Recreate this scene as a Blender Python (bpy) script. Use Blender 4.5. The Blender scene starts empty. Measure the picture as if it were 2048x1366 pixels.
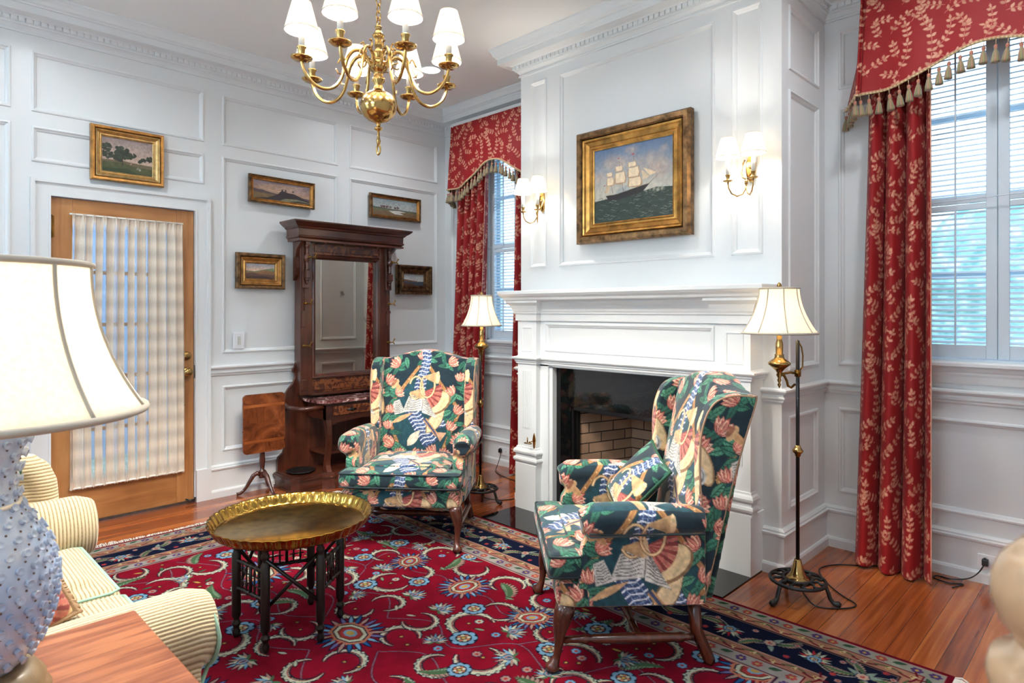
import bpy, bmesh, math, random
import numpy as np
from mathutils import Vector, Matrix
PI=math.pi
SC=bpy.context.scene
COL=SC.collection
random.seed(7)
# ------------------------------------------------------------ camera
CAMX,CAMY,CAMZ=4.698,-3.855,1.33
cd=bpy.data.cameras.new('camera'); cam=bpy.data.objects.new('camera',cd); COL.objects.link(cam)
cam.location=(CAMX,CAMY,CAMZ); cam.rotation_euler=(PI/2,0,math.radians(44.64))
cd.sensor_width=36; cd.lens=36*1277/2048; cd.shift_y=-(683-621)/2048
cd.clip_start=0.05; cd.clip_end=200
cd.dof.use_dof=True; cd.dof.focus_distance=3.6; cd.dof.aperture_fstop=9
SC.camera=cam
# ------------------------------------------------------------ colour management, world
SC.view_settings.view_transform='Standard'; SC.view_settings.look='None'
SC.view_settings.gamma=1; SC.view_settings.use_curve_mapping=False
SC.view_settings.exposure=1.5
SC.cycles.use_denoising=True
SC.cycles.max_bounces=10; SC.cycles.diffuse_bounces=5; SC.cycles.glossy_bounces=4; SC.cycles.transmission_bounces=6; SC.cycles.transparent_max_bounces=12
SC.cycles.sample_clamp_indirect=6; SC.cycles.caustics_reflective=False; SC.cycles.caustics_refractive=False
W=bpy.data.worlds.new('world'); SC.world=W; W.use_nodes=True
wn=W.node_tree; bg=wn.nodes['Background']
tc=wn.nodes.new('ShaderNodeTexCoord'); sep=wn.nodes.new('ShaderNodeSeparateXYZ'); wr=wn.nodes.new('ShaderNodeValToRGB')
wn.links.new(tc.outputs['Generated'],sep.inputs[0]); wn.links.new(sep.outputs['Z'],wr.inputs[0]); wn.links.new(wr.outputs[0],bg.inputs[0])
wr.color_ramp.elements[0].position=0.0; wr.color_ramp.elements[0].color=(.55,.78,.95,1)
wr.color_ramp.elements[1].position=0.5; wr.color_ramp.elements[1].color=(.42,.68,1,1)
bg.inputs[1].default_value=1.9
# ------------------------------------------------------------ room lamps that light everything (recessed cans) and fill lamps added behind the camera
LIGHTS=dict(can=3.4, chand=62, sconce=2.4, floor=10.0, table=6.5, rear_fill=430)
def add_light(name,kind,loc,energy,color=(1,1,1),rot=(0,0,0),parent=None,**k):
    l=bpy.data.lights.new(name,kind); l.energy=energy; l.color=color
    for a,v in k.items(): setattr(l,a,v)
    o=bpy.data.objects.new(name,l); COL.objects.link(o); o.location=loc; o.rotation_euler=rot
    if parent: o.parent=parent
    return o
WARM=(1,.92,.80); NEUT=(.90,.96,1)
CANS=[(2.49,-1.75),(.84,-.83),(4.14,-.83),(.84,-3.1),(4.14,-3.0),(2.49,-4.4)]  # first can is unseen, added to brighten the chimney breast
for cx,cy in CANS:
    add_light('can_lamp','AREA',(cx,cy,3.145),LIGHTS['can'],NEUT,shape='DISK',size=.13,spread=math.radians(150))
for wx in (1.3,3.7):
    add_light('rear_fill_lamp','AREA',(wx,-5.75,1.75),LIGHTS['rear_fill'],(.72,.88,1),(-PI/2-math.radians(14),0,0),shape='RECTANGLE',size=1.0,size_y=1.7)  # unseen area lamps added as fill, tilted up towards the ceiling
# ------------------------------------------------------------ helpers
def lin(c):
    c=np.asarray(c,float)/255.
    return np.where(c<=.04045,c/12.92,((c+.055)/1.055)**2.4)
def L4(c): r=lin(c); return (float(r[0]),float(r[1]),float(r[2]),1)
class NT:
    """small node material builder"""
    def __init__(s,name):
        s.m=bpy.data.materials.new(name); s.m.use_nodes=True; s.t=s.m.node_tree; s.b=s.t.nodes['Principled BSDF']
        s.out=s.t.nodes['Material Output']
    def n(s,k,**kw):
        x=s.t.nodes.new(k)
        for a,v in kw.items(): setattr(x,a,v)
        return x
    def l(s,a,b): s.t.links.new(a,b)
    def coord(s,kind='Object',scale=(1,1,1),rot=(0,0,0)):
        c=s.n('ShaderNodeTexCoord'); m=s.n('ShaderNodeMapping'); m.inputs['Scale'].default_value=scale; m.inputs['Rotation'].default_value=rot
        s.l(c.outputs[kind],m.inputs[0]); return m.outputs[0]
    def ramp(s,fac,stops,interp='LINEAR'):
        r=s.n('ShaderNodeValToRGB'); e=r.color_ramp.elements; r.color_ramp.interpolation=interp
        while len(e)<len(stops): e.new(.5)
        for i,(p,c) in enumerate(stops): e[i].position=p; e[i].color=L4(c)
        s.l(fac,r.inputs[0]); return r.outputs[0]
    def bump(s,h,st=.2,d=.01):
        b=s.n('ShaderNodeBump'); b.inputs['Strength'].default_value=st; b.inputs['Distance'].default_value=d
        s.l(h,b.inputs['Height']); s.l(b.outputs[0],s.b.inputs['Normal'])
def P(nt,**k):
    for a,v in k.items(): nt.b.inputs[a.replace('_',' ')].default_value=v
MATS={}
def paint(name,c,rough=.4,noise=.0,spec=.5):
    t=NT(name); v=t.coord('Object'); n=t.n('ShaderNodeTexNoise'); n.inputs['Scale'].default_value=9; t.l(v,n.inputs['Vector'])
    c=np.array(c,float); t.l(t.ramp(n.outputs[0],[(.3,c*(1-noise)),(.7,c*(1+noise*.3))]),t.b.inputs['Base Color'])
    n2=t.n('ShaderNodeTexNoise'); n2.inputs['Scale'].default_value=60; t.l(v,n2.inputs['Vector']); t.bump(n2.outputs[0],.04,.004)
    P(t,Roughness=rough); t.b.inputs['Specular IOR Level'].default_value=spec; MATS[name]=t.m; return t.m
def metal(name,c,rough=.25,noise=.15,sc=30,bump=.0):
    t=NT(name); v=t.coord('Object'); n=t.n('ShaderNodeTexNoise'); n.inputs['Scale'].default_value=sc; t.l(v,n.inputs['Vector'])
    c=np.array(c,float); t.l(t.ramp(n.outputs[0],[(.3,c*(1-noise)),(.7,c)]),t.b.inputs['Base Color'])
    if bump: t.bump(n.outputs[0],bump,.003)
    P(t,Metallic=1,Roughness=rough); MATS[name]=t.m; return t.m
def wood(name,stops,axis=2,sc=1,rough=.35,ring=6,coat=.2,burl=0):
    t=NT(name); s=[14*sc,14*sc,14*sc]; s[axis]=1.2*sc
    v=t.coord('Object',tuple(s)); n=t.n('ShaderNodeTexNoise'); n.inputs['Scale'].default_value=2.2; n.inputs['Detail'].default_value=8; n.inputs['Distortion'].default_value=.6+burl*3
    t.l(v,n.inputs['Vector'])
    v2=t.coord('Object',(1.5+burl*4,)*3); n2=t.n('ShaderNodeTexNoise'); n2.inputs['Scale'].default_value=2.5; n2.inputs['Distortion'].default_value=burl*2; t.l(v2,n2.inputs['Vector'])
    a=t.n('ShaderNodeMath',operation='ADD'); mu=t.n('ShaderNodeMath',operation='MULTIPLY'); mu.inputs[1].default_value=.55+burl*.3; mv=t.n('ShaderNodeMath',operation='MULTIPLY'); mv.inputs[1].default_value=.55
    t.l(n.outputs[0],mv.inputs[0]); t.l(n2.outputs[0],mu.inputs[0]); t.l(mu.outputs[0],a.inputs[0]); t.l(mv.outputs[0],a.inputs[1])
    t.l(t.ramp(a.outputs[0],stops),t.b.inputs['Base Color']); t.bump(n.outputs[0],.08,.002)
    P(t,Roughness=rough); t.b.inputs['Coat Weight'].default_value=coat; t.b.inputs['Coat Roughness'].default_value=.15; MATS[name]=t.m; return t.m
def attrmat(name,rough=.8,sheen=.3,weave=0,bump=.15,spec=.3,coat=0):
    t=NT(name); a=t.n('ShaderNodeAttribute'); a.attribute_name='Col'; t.l(a.outputs['Color'],t.b.inputs['Base Color'])
    if weave:
        v=t.coord('Object'); n=t.n('ShaderNodeTexNoise'); n.inputs['Scale'].default_value=weave; n.inputs['Detail'].default_value=3; t.l(v,n.inputs['Vector']); t.bump(n.outputs[0],bump,.003)
    P(t,Roughness=rough); t.b.inputs['Specular IOR Level'].default_value=spec; t.b.inputs['Sheen Weight'].default_value=sheen; t.b.inputs['Coat Weight'].default_value=coat
    MATS[name]=t.m; return t.m
# objects -------------------------------------------------------------
def thing(name,label,cat,loc=(0,0,0),rz=0,group=None):
    o=bpy.data.objects.new(name,None); o.empty_display_size=.1; COL.objects.link(o); o.location=loc; o.rotation_euler=(0,0,rz)
    o['label']=label; o['category']=cat; o['kind']='thing'
    if group: o['group']=group
    return o
def tag(o,label=None,cat=None,group=None,kind=None):
    if label: o['label']=label
    if cat: o['category']=cat
    if group: o['group']=group
    if kind: o['kind']=kind
    return o
def obj(name,me,mats=None,parent=None,smooth=None):
    o=bpy.data.objects.new(name,me); COL.objects.link(o)
    if mats is not None:
        if not isinstance(mats,(list,tuple)): mats=[mats]
        for m in mats: me.materials.append(m)
    if parent: o.parent=parent
    if smooth is not None:
        me.polygons.foreach_set('use_smooth',[smooth]*len(me.polygons))
    return o
def copy_tree(o,parent=None):
    c=o.copy(); COL.objects.link(c)
    if parent: c.parent=parent
    for ch in list(o.children): copy_tree(ch,c)
    return c
class MB:
    """mesh collector (local coordinates)"""
    def __init__(s): s.v=[];s.f=[];s.m=[];s.sm=[]
    def add(s,vs,fs,mi=0,smooth=False):
        k=len(s.v); s.v.extend([tuple(map(float,p)) for p in vs])
        for f in fs: s.f.append(tuple(i+k for i in f)); s.m.append(mi); s.sm.append(smooth)
        return s
    def box(s,x0,x1,y0,y1,z0,z1,mi=0,b=0):
        if b:
            b=min(b,abs(x1-x0)*.45,abs(y1-y0)*.45,abs(z1-z0)*.45)
            bm=bmesh.new(); r=bmesh.ops.create_cube(bm,size=1)
            for v in bm.verts: v.co=Vector(((x0+x1)/2+v.co.x*(x1-x0),(y0+y1)/2+v.co.y*(y1-y0),(z0+z1)/2+v.co.z*(z1-z0)))
            bmesh.ops.bevel(bm,geom=bm.edges[:],offset=b,segments=2,affect='EDGES',profile=.5)
            bm.verts.index_update(); s.add([v.co for v in bm.verts],[[v.index for v in f.verts] for f in bm.faces],mi); bm.free(); return s
        return s.add([(x0,y0,z0),(x1,y0,z0),(x1,y1,z0),(x0,y1,z0),(x0,y0,z1),(x1,y0,z1),(x1,y1,z1),(x0,y1,z1)],
            [(0,3,2,1),(4,5,6,7),(0,1,5,4),(1,2,6,5),(2,3,7,6),(3,0,4,7)],mi)
    def lathe(s,prof,seg=24,c=(0,0,0),mi=0,smooth=True,a0=0,flute=None,M=None,cap=True):
        vs=[];fs=[];n=len(prof)
        for j in range(seg):
            a=2*PI*j/seg+a0
            for i,(r,z) in enumerate(prof):
                rr=r*(flute(i,j) if flute else 1)
                p=Vector((rr*math.cos(a),rr*math.sin(a),z))
                if M: p=M@p
                vs.append((c[0]+p.x,c[1]+p.y,c[2]+p.z))
        for j in range(seg):
            k=(j+1)%seg
            for i in range(n-1): fs.append((j*n+i,k*n+i,k*n+i+1,j*n+i+1))
        if cap and prof[0][0]>1e-6: fs.append(tuple(j*n for j in range(seg))[::-1])
        if cap and prof[-1][0]>1e-6: fs.append(tuple(j*n+n-1 for j in range(seg)))
        return s.add(vs,fs,mi,smooth)
    def tube(s,pts,r,seg=10,mi=0,smooth=True,cap=True,closed=False,flat=1.0,upv=None):
        pts=[Vector(p) for p in pts]; n=len(pts); rs=r if isinstance(r,(list,tuple)) else [r]*n
        up=None; vs=[];fs=[]
        for i in range(n):
            if closed: t=pts[(i+1)%n]-pts[i-1]
            else: t=pts[min(i+1,n-1)]-pts[max(i-1,0)]
            if t.length<1e-9: t=Vector((0,0,1))
            t.normalize()
            if up is None:
                up=Vector(upv) if upv else (Vector((0,0,1)) if abs(t.z)<.9 else Vector((1,0,0)))
            x=up-t*up.dot(t)
            if x.length<1e-6: x=t.orthogonal()
            x.normalize(); up=x; y=t.cross(x)
            for j in range(seg):
                a=2*PI*j/seg; vs.append(pts[i]+x*math.cos(a)*rs[i]+y*math.sin(a)*rs[i]*flat)
        m=n if closed else n-1
        for i in range(m):
            k=(i+1)%n
            for j in range(seg):
                l=(j+1)%seg; fs.append((i*seg+j,i*seg+l,k*seg+l,k*seg+j))
        if cap and not closed:
            fs.append(tuple(range(seg))[::-1]); fs.append(tuple((n-1)*seg+j for j in range(seg)))
        return s.add(vs,fs,mi,smooth)
    def prism(s,poly,f0,f1,mi=0,smooth=False):
        """poly: 2-D points; f0,f1 map (a,b)->3-D for the two caps"""
        n=len(poly); vs=[f0(a,b) for a,b in poly]+[f1(a,b) for a,b in poly]
        fs=[tuple(range(n))[::-1],tuple(range(n,2*n))]+[(i,(i+1)%n,n+(i+1)%n,n+i) for i in range(n)]
        return s.add(vs,fs,mi,smooth)
    def sweep(s,path,prof,mi=0,closed=False,caps=True):
        """horizontal moulding: path = xy points, prof=(offset to the right of travel, z)"""
        n=len(path); P2=[Vector(p) for p in path]; k=len(prof); vs=[];fs=[]
        for i in range(n):
            def nr(a,b): d=(b-a).normalized(); return Vector((d.y,-d.x))
            if closed: n1=nr(P2[i-1],P2[i]); n2=nr(P2[i],P2[(i+1)%n])
            else:
                n1=nr(P2[i-1],P2[i]) if i>0 else nr(P2[0],P2[1]); n2=nr(P2[i],P2[i+1]) if i<n-1 else n1
            m=(n1+n2); m=m/(m.length_squared/2) if m.length>1e-6 else n1
            for p,z in prof: q=P2[i]+m*p; vs.append((q.x,q.y,z))
        for i in range(n if closed else n-1):
            j=(i+1)%n
            for a in range(k-1): fs.append((i*k+a,i*k+a+1,j*k+a+1,j*k+a))
        if caps and not closed: fs.append(tuple(range(k))); fs.append(tuple((n-1)*k+a for a in range(k))[::-1])
        return s.add(vs,fs,mi)
    def rings(s,rects,F,mi=0,fill=True,smooth=False):
        """nested rectangles (a0,a1,b0,b1,depth) joined as a mitred moulding; F(a,b,d)->xyz"""
        k=len(s.v); vs=[]
        for a0,a1,b0,b1,d in rects: vs+= [F(a0,b0,d),F(a1,b0,d),F(a1,b1,d),F(a0,b1,d)]
        fs=[]
        for i in range(len(rects)-1):
            for j in range(4): l=(j+1)%4; fs.append((i*4+j,i*4+l,i*4+4+l,i*4+4+j))
        if fill: e=(len(rects)-1)*4; fs.append((e,e+1,e+2,e+3))
        return s.add(vs,fs,mi,smooth)
    def xf(s,M,i0=0):
        for i in range(i0,len(s.v)): s.v[i]=tuple(M@Vector(s.v[i]))
        return s
    def mesh(s,name='m'):
        me=bpy.data.meshes.new(name); me.from_pydata(s.v,[],s.f)
        me.polygons.foreach_set('material_index',s.m); me.polygons.foreach_set('use_smooth',s.sm); me.update(); return me
    def build(s,name,mats,parent=None,fix=True):
        me=s.mesh(name)
        if fix:
            bm=bmesh.new(); bm.from_mesh(me); bmesh.ops.recalc_face_normals(bm,faces=bm.faces[:]); bm.to_mesh(me); bm.free()
        return obj(name,me,mats,parent)
def rectring(a0,a1,b0,b1,prof): return [(a0+i,a1-i,b0+i,b1-i,d) for i,d in prof]
def struct(o): o['kind']='structure'; return o
def gridmesh(Pts,name='g',closed_u=False,smooth=True):
    """Pts: (nu,nv,3) array -> quad mesh quickly"""
    nu,nv=Pts.shape[:2]; me=bpy.data.meshes.new(name)
    idx=np.arange(nu*nv).reshape(nu,nv)
    if closed_u: idx=np.vstack([idx,idx[:1]])
    q=np.stack([idx[:-1,:-1],idx[1:,:-1],idx[1:,1:],idx[:-1,1:]],-1).reshape(-1,4); nf=len(q)
    me.vertices.add(nu*nv); me.vertices.foreach_set('co',Pts.reshape(-1).astype(np.float32))
    me.loops.add(nf*4); me.loops.foreach_set('vertex_index',q.reshape(-1).astype(np.int32))
    me.polygons.add(nf); me.polygons.foreach_set('loop_start',np.arange(0,nf*4,4,dtype=np.int32))
    me.update(calc_edges=True); me.polygons.foreach_set('use_smooth',[smooth]*nf); me.validate(); return me
def setcol(me,rgb):
    """rgb (n,3) sRGB 0..255 -> attribute Col"""
    a=me.color_attributes.new('Col','FLOAT_COLOR','POINT'); c=np.ones((len(rgb),4),np.float32); c[:,:3]=lin(rgb); a.data.foreach_set('color',c.reshape(-1))
def applied(me,mods,name='t'):
    """run modifiers on a mesh and return the resulting mesh"""
    o=bpy.data.objects.new(name,me); COL.objects.link(o)
    for k,kw in mods:
        m=o.modifiers.new(k,k)
        for a,v in kw.items(): setattr(m,a,v)
    dg=bpy.context.evaluated_depsgraph_get(); dg.update(); ev=o.evaluated_get(dg)
    r=bpy.data.meshes.new_from_object(ev,depsgraph=dg); bpy.data.objects.remove(o); return r
def coords(me):
    c=np.empty(len(me.vertices)*3,np.float32); me.vertices.foreach_get('co',c); return c.reshape(-1,3)
def normals(me):
    c=np.empty(len(me.vertices)*3,np.float32); me.vertex_normals.foreach_get('vector',c); return c.reshape(-1,3)
def catmull(P_,n=5):
    P_=[np.array(p,float) for p in P_]; o=[]
    for i in range(len(P_)-1):
        p0=P_[max(i-1,0)];p1=P_[i];p2=P_[i+1];p3=P_[min(i+2,len(P_)-1)]
        for t in np.linspace(0,1,n,endpoint=False): o.append(tuple(.5*((2*p1)+(-p0+p2)*t+(2*p0-5*p1+4*p2-p3)*t*t+(-p0+3*p1-3*p2+p3)*t**3)))
    o.append(tuple(P_[-1])); return o
def soften(mb,voxel=.008,smooth=6,sub=0,factor=.5):
    """union of rough solids -> rounded upholstery"""
    me=mb.mesh('soft')
    mods=[('REMESH',dict(mode='VOXEL',voxel_size=voxel,use_smooth_shade=True)),('SMOOTH',dict(iterations=smooth,factor=factor))]
    if sub: mods.append(('SUBSURF',dict(levels=sub,subdivision_type='SIMPLE')))
    r=applied(me,mods); r.polygons.foreach_set('use_smooth',[True]*len(r.polygons)); return r
# canvas ---------------------------------------------------------------
class Cv:
    def __init__(s,w,h,px,bgc,wrap=False):
        s.w,s.h,s.px=w,h,px; s.W=int(round(w/px)); s.H=int(round(h/px)); s.a=np.empty((s.H,s.W,3),np.float32); s.a[:]=bgc; s.wrap=wrap
    def _poly(s,p,c,alpha):
        x0=max(int(p[:,0].min()/s.px)-1,0); x1=min(int(p[:,0].max()/s.px)+2,s.W); y0=max(int(p[:,1].min()/s.px)-1,0); y1=min(int(p[:,1].max()/s.px)+2,s.H)
        if x0>=x1 or y0>=y1: return
        X=(np.arange(x0,x1)+.5)*s.px; Y=((np.arange(y0,y1)+.5)*s.px)[:,None]; ins=np.zeros((y1-y0,x1-x0),bool)
        q=np.roll(p,-1,0)
        for (ax,ay),(bx,by) in zip(p,q):
            if ay==by: continue
            cnd=((ay>Y)!=(by>Y)); xi=(bx-ax)*(Y-ay)/(by-ay)+ax
            ins^=(cnd&(X[None,:]<xi))
        sub=s.a[y0:y1,x0:x1]
        if alpha>=1: sub[ins]=c
        else: sub[ins]=sub[ins]*(1-alpha)+np.array(c)*alpha
    def poly(s,p,c,alpha=1):
        p=np.asarray(p,float)
        if s.wrap:
            for dx in (-s.w,0,s.w):
                for dy in (-s.h,0,s.h):
                    q=p+(dx,dy)
                    if q[:,0].max()<0 or q[:,0].min()>s.w or q[:,1].max()<0 or q[:,1].min()>s.h: continue
                    s._poly(q,c,alpha)
        else: s._poly(p,c,alpha)
    def disc(s,x,y,r,c,ry=None,rot=0,n=14,alpha=1):
        t=np.linspace(0,2*PI,n,endpoint=False); ry=r if ry is None else ry
        px=np.cos(t)*r; py=np.sin(t)*ry; cr,sr=math.cos(rot),math.sin(rot)
        s.poly(np.stack([x+px*cr-py*sr,y+px*sr+py*cr],1),c,alpha)
    def line(s,pts,w,c,alpha=1):
        p=np.asarray(pts,float); t=np.gradient(p,axis=0); t/=np.maximum(np.hypot(t[:,0],t[:,1]),1e-9)[:,None]; n=np.stack([-t[:,1],t[:,0]],1)
        w=np.asarray(w)*np.ones(len(p)); s.poly(np.vstack([p+n*w[:,None]/2,(p-n*w[:,None]/2)[::-1]]),c,alpha)
    def leaf(s,x,y,a,l,w,c,c2=None,tip=1.0):
        t=np.linspace(0,1,9); ww=w*np.sin(PI*t**.85)**tip/2
        u=np.concatenate([t*l,t[::-1]*l]); v=np.concatenate([ww,-ww[::-1]]); ca,sa=math.cos(a),math.sin(a)
        s.poly(np.stack([x+u*ca-v*sa,y+u*sa+v*ca],1),c)
        if c2 is not None: s.line([(x+ca*l*.1,y+sa*l*.1),(x+ca*l*.85,y+sa*l*.85)],w*.14,c2)
    def sample(s,u,v):
        u=np.asarray(u)/s.px-.5; v=np.asarray(v)/s.px-.5
        x0=np.floor(u).astype(int); y0=np.floor(v).astype(int); fx=(u-x0)[...,None]; fy=(v-y0)[...,None]
        if s.wrap: X0,X1,Y0,Y1=x0%s.W,(x0+1)%s.W,y0%s.H,(y0+1)%s.H
        else: X0,X1,Y0,Y1=[np.clip(q,0,m-1) for q,m in ((x0,s.W),(x0+1,s.W),(y0,s.H),(y0+1,s.H))]
        return (s.a[Y0,X0]*(1-fx)*(1-fy)+s.a[Y0,X1]*fx*(1-fy)+s.a[Y1,X0]*(1-fx)*fy+s.a[Y1,X1]*fx*fy)
def fbm(h,w,cells,seed=0,octaves=4,asp=1):
    r=np.random.RandomState(seed); o=np.zeros((h,w)); amp=1;tot=0
    for k in range(octaves):
        c=cells*2**k; g=r.rand(max(2,int(c*asp))+2,c+2)
        y=np.linspace(0,g.shape[0]-1.001,h); x=np.linspace(0,c+.999,w); yi=y.astype(int); xi=x.astype(int); fy=(y-yi)[:,None]; fx=(x-xi)[None]
        fy=fy*fy*(3-2*fy); fx=fx*fx*(3-2*fx)
        o+=amp*(g[yi][:,xi]*(1-fy)*(1-fx)+g[yi+1][:,xi]*fy*(1-fx)+g[yi][:,xi+1]*(1-fy)*fx+g[yi+1][:,xi+1]*fy*fx); tot+=amp; amp*=.5
    return o/tot
def triplanar(me,cv,off=(0,0,0),k=1.0):
    c=coords(me).astype(float)*k; n=np.abs(normals(me)); c=c+np.array(off)
    ax=n.argmax(1); u=np.where(ax==0,c[:,1],c[:,0]); v=np.where(ax==2,c[:,1],c[:,2]); setcol(me,cv.sample(u,v))
# ============================================================ materials
white=paint('white_paint',(222,225,226),.32,.0,.5)
ceilm=paint('ceiling_paint',(238,239,238),.7,.0,.3)
shutm=paint('shutter_paint_skylit',(206,217,226),.4)  # bluish skylight tint is put into this shutter colour
brass=metal('polished_brass',(198,160,98),.15,.25,14)
brassd=metal('aged_brass',(150,108,48),.3,.35,20)
iron=paint('black_iron',(18,18,19),.42,.1,.5)
blackp=paint('black_metal',(12,12,13),.3)
granite=paint('black_granite',(10,10,11),.06,.2,.6)
plast=paint('switch_plastic',(232,233,236),.35)
walnut=wood('walnut',[(.3,(30,13,8)),(.5,(62,28,17)),(.72,(94,46,28))],2,1,.28,coat=.4)
walnuth=wood('walnut_horizontal',[(.3,(28,12,8)),(.5,(58,26,16)),(.72,(88,43,26))],1,1,.28,coat=.4)
burl=wood('burl_walnut',[(.3,(38,16,9)),(.48,(96,48,24)),(.62,(128,72,38)),(.75,(70,32,18))],1,.7,.25,coat=.5,burl=1)
maho=wood('mahogany',[(.3,(34,13,8)),(.5,(66,28,16)),(.75,(96,44,26))],2,1,.25,coat=.5)
ebony=wood('ebonised_wood',[(.3,(6,5,4)),(.5,(12,8,7)),(.75,(24,16,13))],2,1,.4,coat=.05)
pine=wood('door_pine',[(.3,(132,84,44)),(.5,(166,112,64)),(.72,(190,138,86))],2,.8,.38,coat=.2)
pineh=wood('door_pine_rail',[(.3,(120,74,36)),(.5,(156,102,56)),(.72,(182,128,76))],1,.8,.38,coat=.2)
tabw=wood('table_mahogany',[(.34,(88,42,24)),(.48,(132,72,44)),(.62,(172,108,70))],1,2.2,.3,coat=.15)
pale=wood('pale_turned_wood',[(.3,(150,112,80)),(.5,(178,140,104)),(.72,(198,164,128))],2,.5,.25,coat=.5)
def floor_mat():
    t=NT('heart_pine_floor'); v=t.coord('Object',(1,1,1),(0,0,PI/2)); b=t.n('ShaderNodeTexBrick')
    b.offset=.37; b.inputs['Scale'].default_value=1; b.inputs['Brick Width'].default_value=1.9; b.inputs['Row Height'].default_value=.083; b.inputs['Mortar Size'].default_value=.0012; b.inputs['Bias'].default_value=0
    b.inputs['Color1'].default_value=(0,0,0,1); b.inputs['Color2'].default_value=(1,1,1,1); b.inputs['Mortar'].default_value=(.5,.5,.5,1); t.l(v,b.inputs['Vector'])
    bw=t.n('ShaderNodeRGBToBW'); t.l(b.outputs['Color'],bw.inputs[0])
    v2=t.coord('Object',(26,1.1,1)); n=t.n('ShaderNodeTexNoise'); n.noise_dimensions='4D'; n.inputs['Scale'].default_value=1.5; n.inputs['Detail'].default_value=7; n.inputs['Distortion'].default_value=.8
    t.l(v2,n.inputs['Vector']); mw=t.n('ShaderNodeMath',operation='MULTIPLY'); mw.inputs[1].default_value=40; t.l(bw.outputs[0],mw.inputs[0]); t.l(mw.outputs[0],n.inputs['W'])
    a=t.n('ShaderNodeMath',operation='MULTIPLY_ADD'); a.inputs[1].default_value=.34; t.l(bw.outputs[0],a.inputs[0]); m=t.n('ShaderNodeMath',operation='MULTIPLY'); m.inputs[1].default_value=.72; t.l(n.outputs[0],m.inputs[0]); t.l(m.outputs[0],a.inputs[2])
    c=t.ramp(a.outputs[0],[(.18,(88,38,16)),(.40,(130,62,28)),(.58,(158,82,38)),(.82,(192,120,60))])
    mx=t.n('ShaderNodeMix',data_type='RGBA'); t.l(b.outputs['Fac'],mx.inputs[0]); t.l(c,mx.inputs[6]); mx.inputs[7].default_value=L4((84,38,18)); t.l(mx.outputs[2],t.b.inputs['Base Color'])
    P(t,Roughness=.2); t.b.inputs['Coat Weight'].default_value=.3; t.bump(n.outputs[0],.04,.002); return t.m
floorm=floor_mat()
def brick_mat():
    t=NT('firebrick'); v=t.coord('UV'); b=t.n('ShaderNodeTexBrick'); b.inputs['Scale'].default_value=1; b.inputs['Brick Width'].default_value=.2; b.inputs['Row Height'].default_value=.066; b.inputs['Mortar Size'].default_value=.004
    b.inputs['Color1'].default_value=L4((182,150,124)); b.inputs['Color2'].default_value=L4((156,126,102)); b.inputs['Mortar'].default_value=L4((60,46,38)); t.l(v,b.inputs['Vector'])
    n=t.n('ShaderNodeTexNoise'); n.inputs['Scale'].default_value=5; t.l(v,n.inputs['Vector']); mx=t.n('ShaderNodeMix',data_type='RGBA',blend_type='MULTIPLY'); mx.inputs[0].default_value=.5
    t.l(b.outputs[0],mx.inputs[6]); t.l(t.ramp(n.outputs[0],[(.3,(150,140,130)),(.65,(255,250,245))]),mx.inputs[7]); t.l(mx.outputs[2],t.b.inputs['Base Color']); t.bump(b.outputs['Fac'],-.4,.004); P(t,Roughness=.9); return t.m
brickm=brick_mat()
# ============================================================ room shell
RX1,RY0,CEI=4.98,-5.6,3.166
BX0,BX1,BY=1.583,3.404,-.61
PAN=[(0,0),(.004,.007),(.012,.008),(.018,.001),(.026,-.004),(.030,-.012),(.034,-.012)]
def panel_wall(mb,F,a0,a1,b0,b1,panels,holes=()):
    A=sorted(set([a0,a1]+[v for p in list(panels)+list(holes) for v in p[:2] if a0<v<a1])); B=sorted(set([b0,b1]+[v for p in list(panels)+list(holes) for v in p[2:] if b0<v<b1]))
    for i in range(len(A)-1):
        for j in range(len(B)-1):
            ca,cb=(A[i]+A[i+1])/2,(B[j]+B[j+1])/2
            if any(p[0]<ca<p[1] and p[2]<cb<p[3] for p in list(panels)+list(holes)): continue
            mb.add([F(A[i],B[j],0),F(A[i+1],B[j],0),F(A[i+1],B[j+1],0),F(A[i],B[j+1],0)],[(0,1,2,3)])
    for p in panels: mb.rings(rectring(*p,PAN),F)
FL=lambda a,b,d:(d,a,b)          # left wall: a=y
FW=lambda a,b,d:(a,-d,b)         # window wall: a=x
FB=lambda a,b,d:(a,BY-d,b)       # breast front
FBL=lambda a,b,d:(BX0-d,a,b); FBR=lambda a,b,d:(BX1+d,a,b)
FR=lambda a,b,d:(RX1-d,a,b); FS=lambda a,b,d:(a,RY0+d,b)
DY0,DY1,DZ=-3.07,-2.245,2.022
# left wall
R1=(2.515,2.877); R2=(1.022,2.437); R0=(.319,.789)
pan=[(-2.058,-1.130,*R1),(-2.058,-1.130,*R2),(-2.058,-1.130,*R0),(-1.028,-.090,*R1),(-1.028,-.090,*R2),(-1.028,-.090,*R0),(-3.164,-2.181,*R1),(-3.164,-2.181,2.218,2.432)]
for y0,y1 in ((-4.2,-3.258),(-5.3,-4.3)): pan+=[(y0,y1,*R1),(y0,y1,*R2),(y0,y1,*R0)]
mb=MB(); panel_wall(mb,FL,RY0,0,0,CEI,pan,[(DY0-.02,DY1+.02,0,DZ+.02)]); struct(mb.build('wall_left',white,fix=False))
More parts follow.
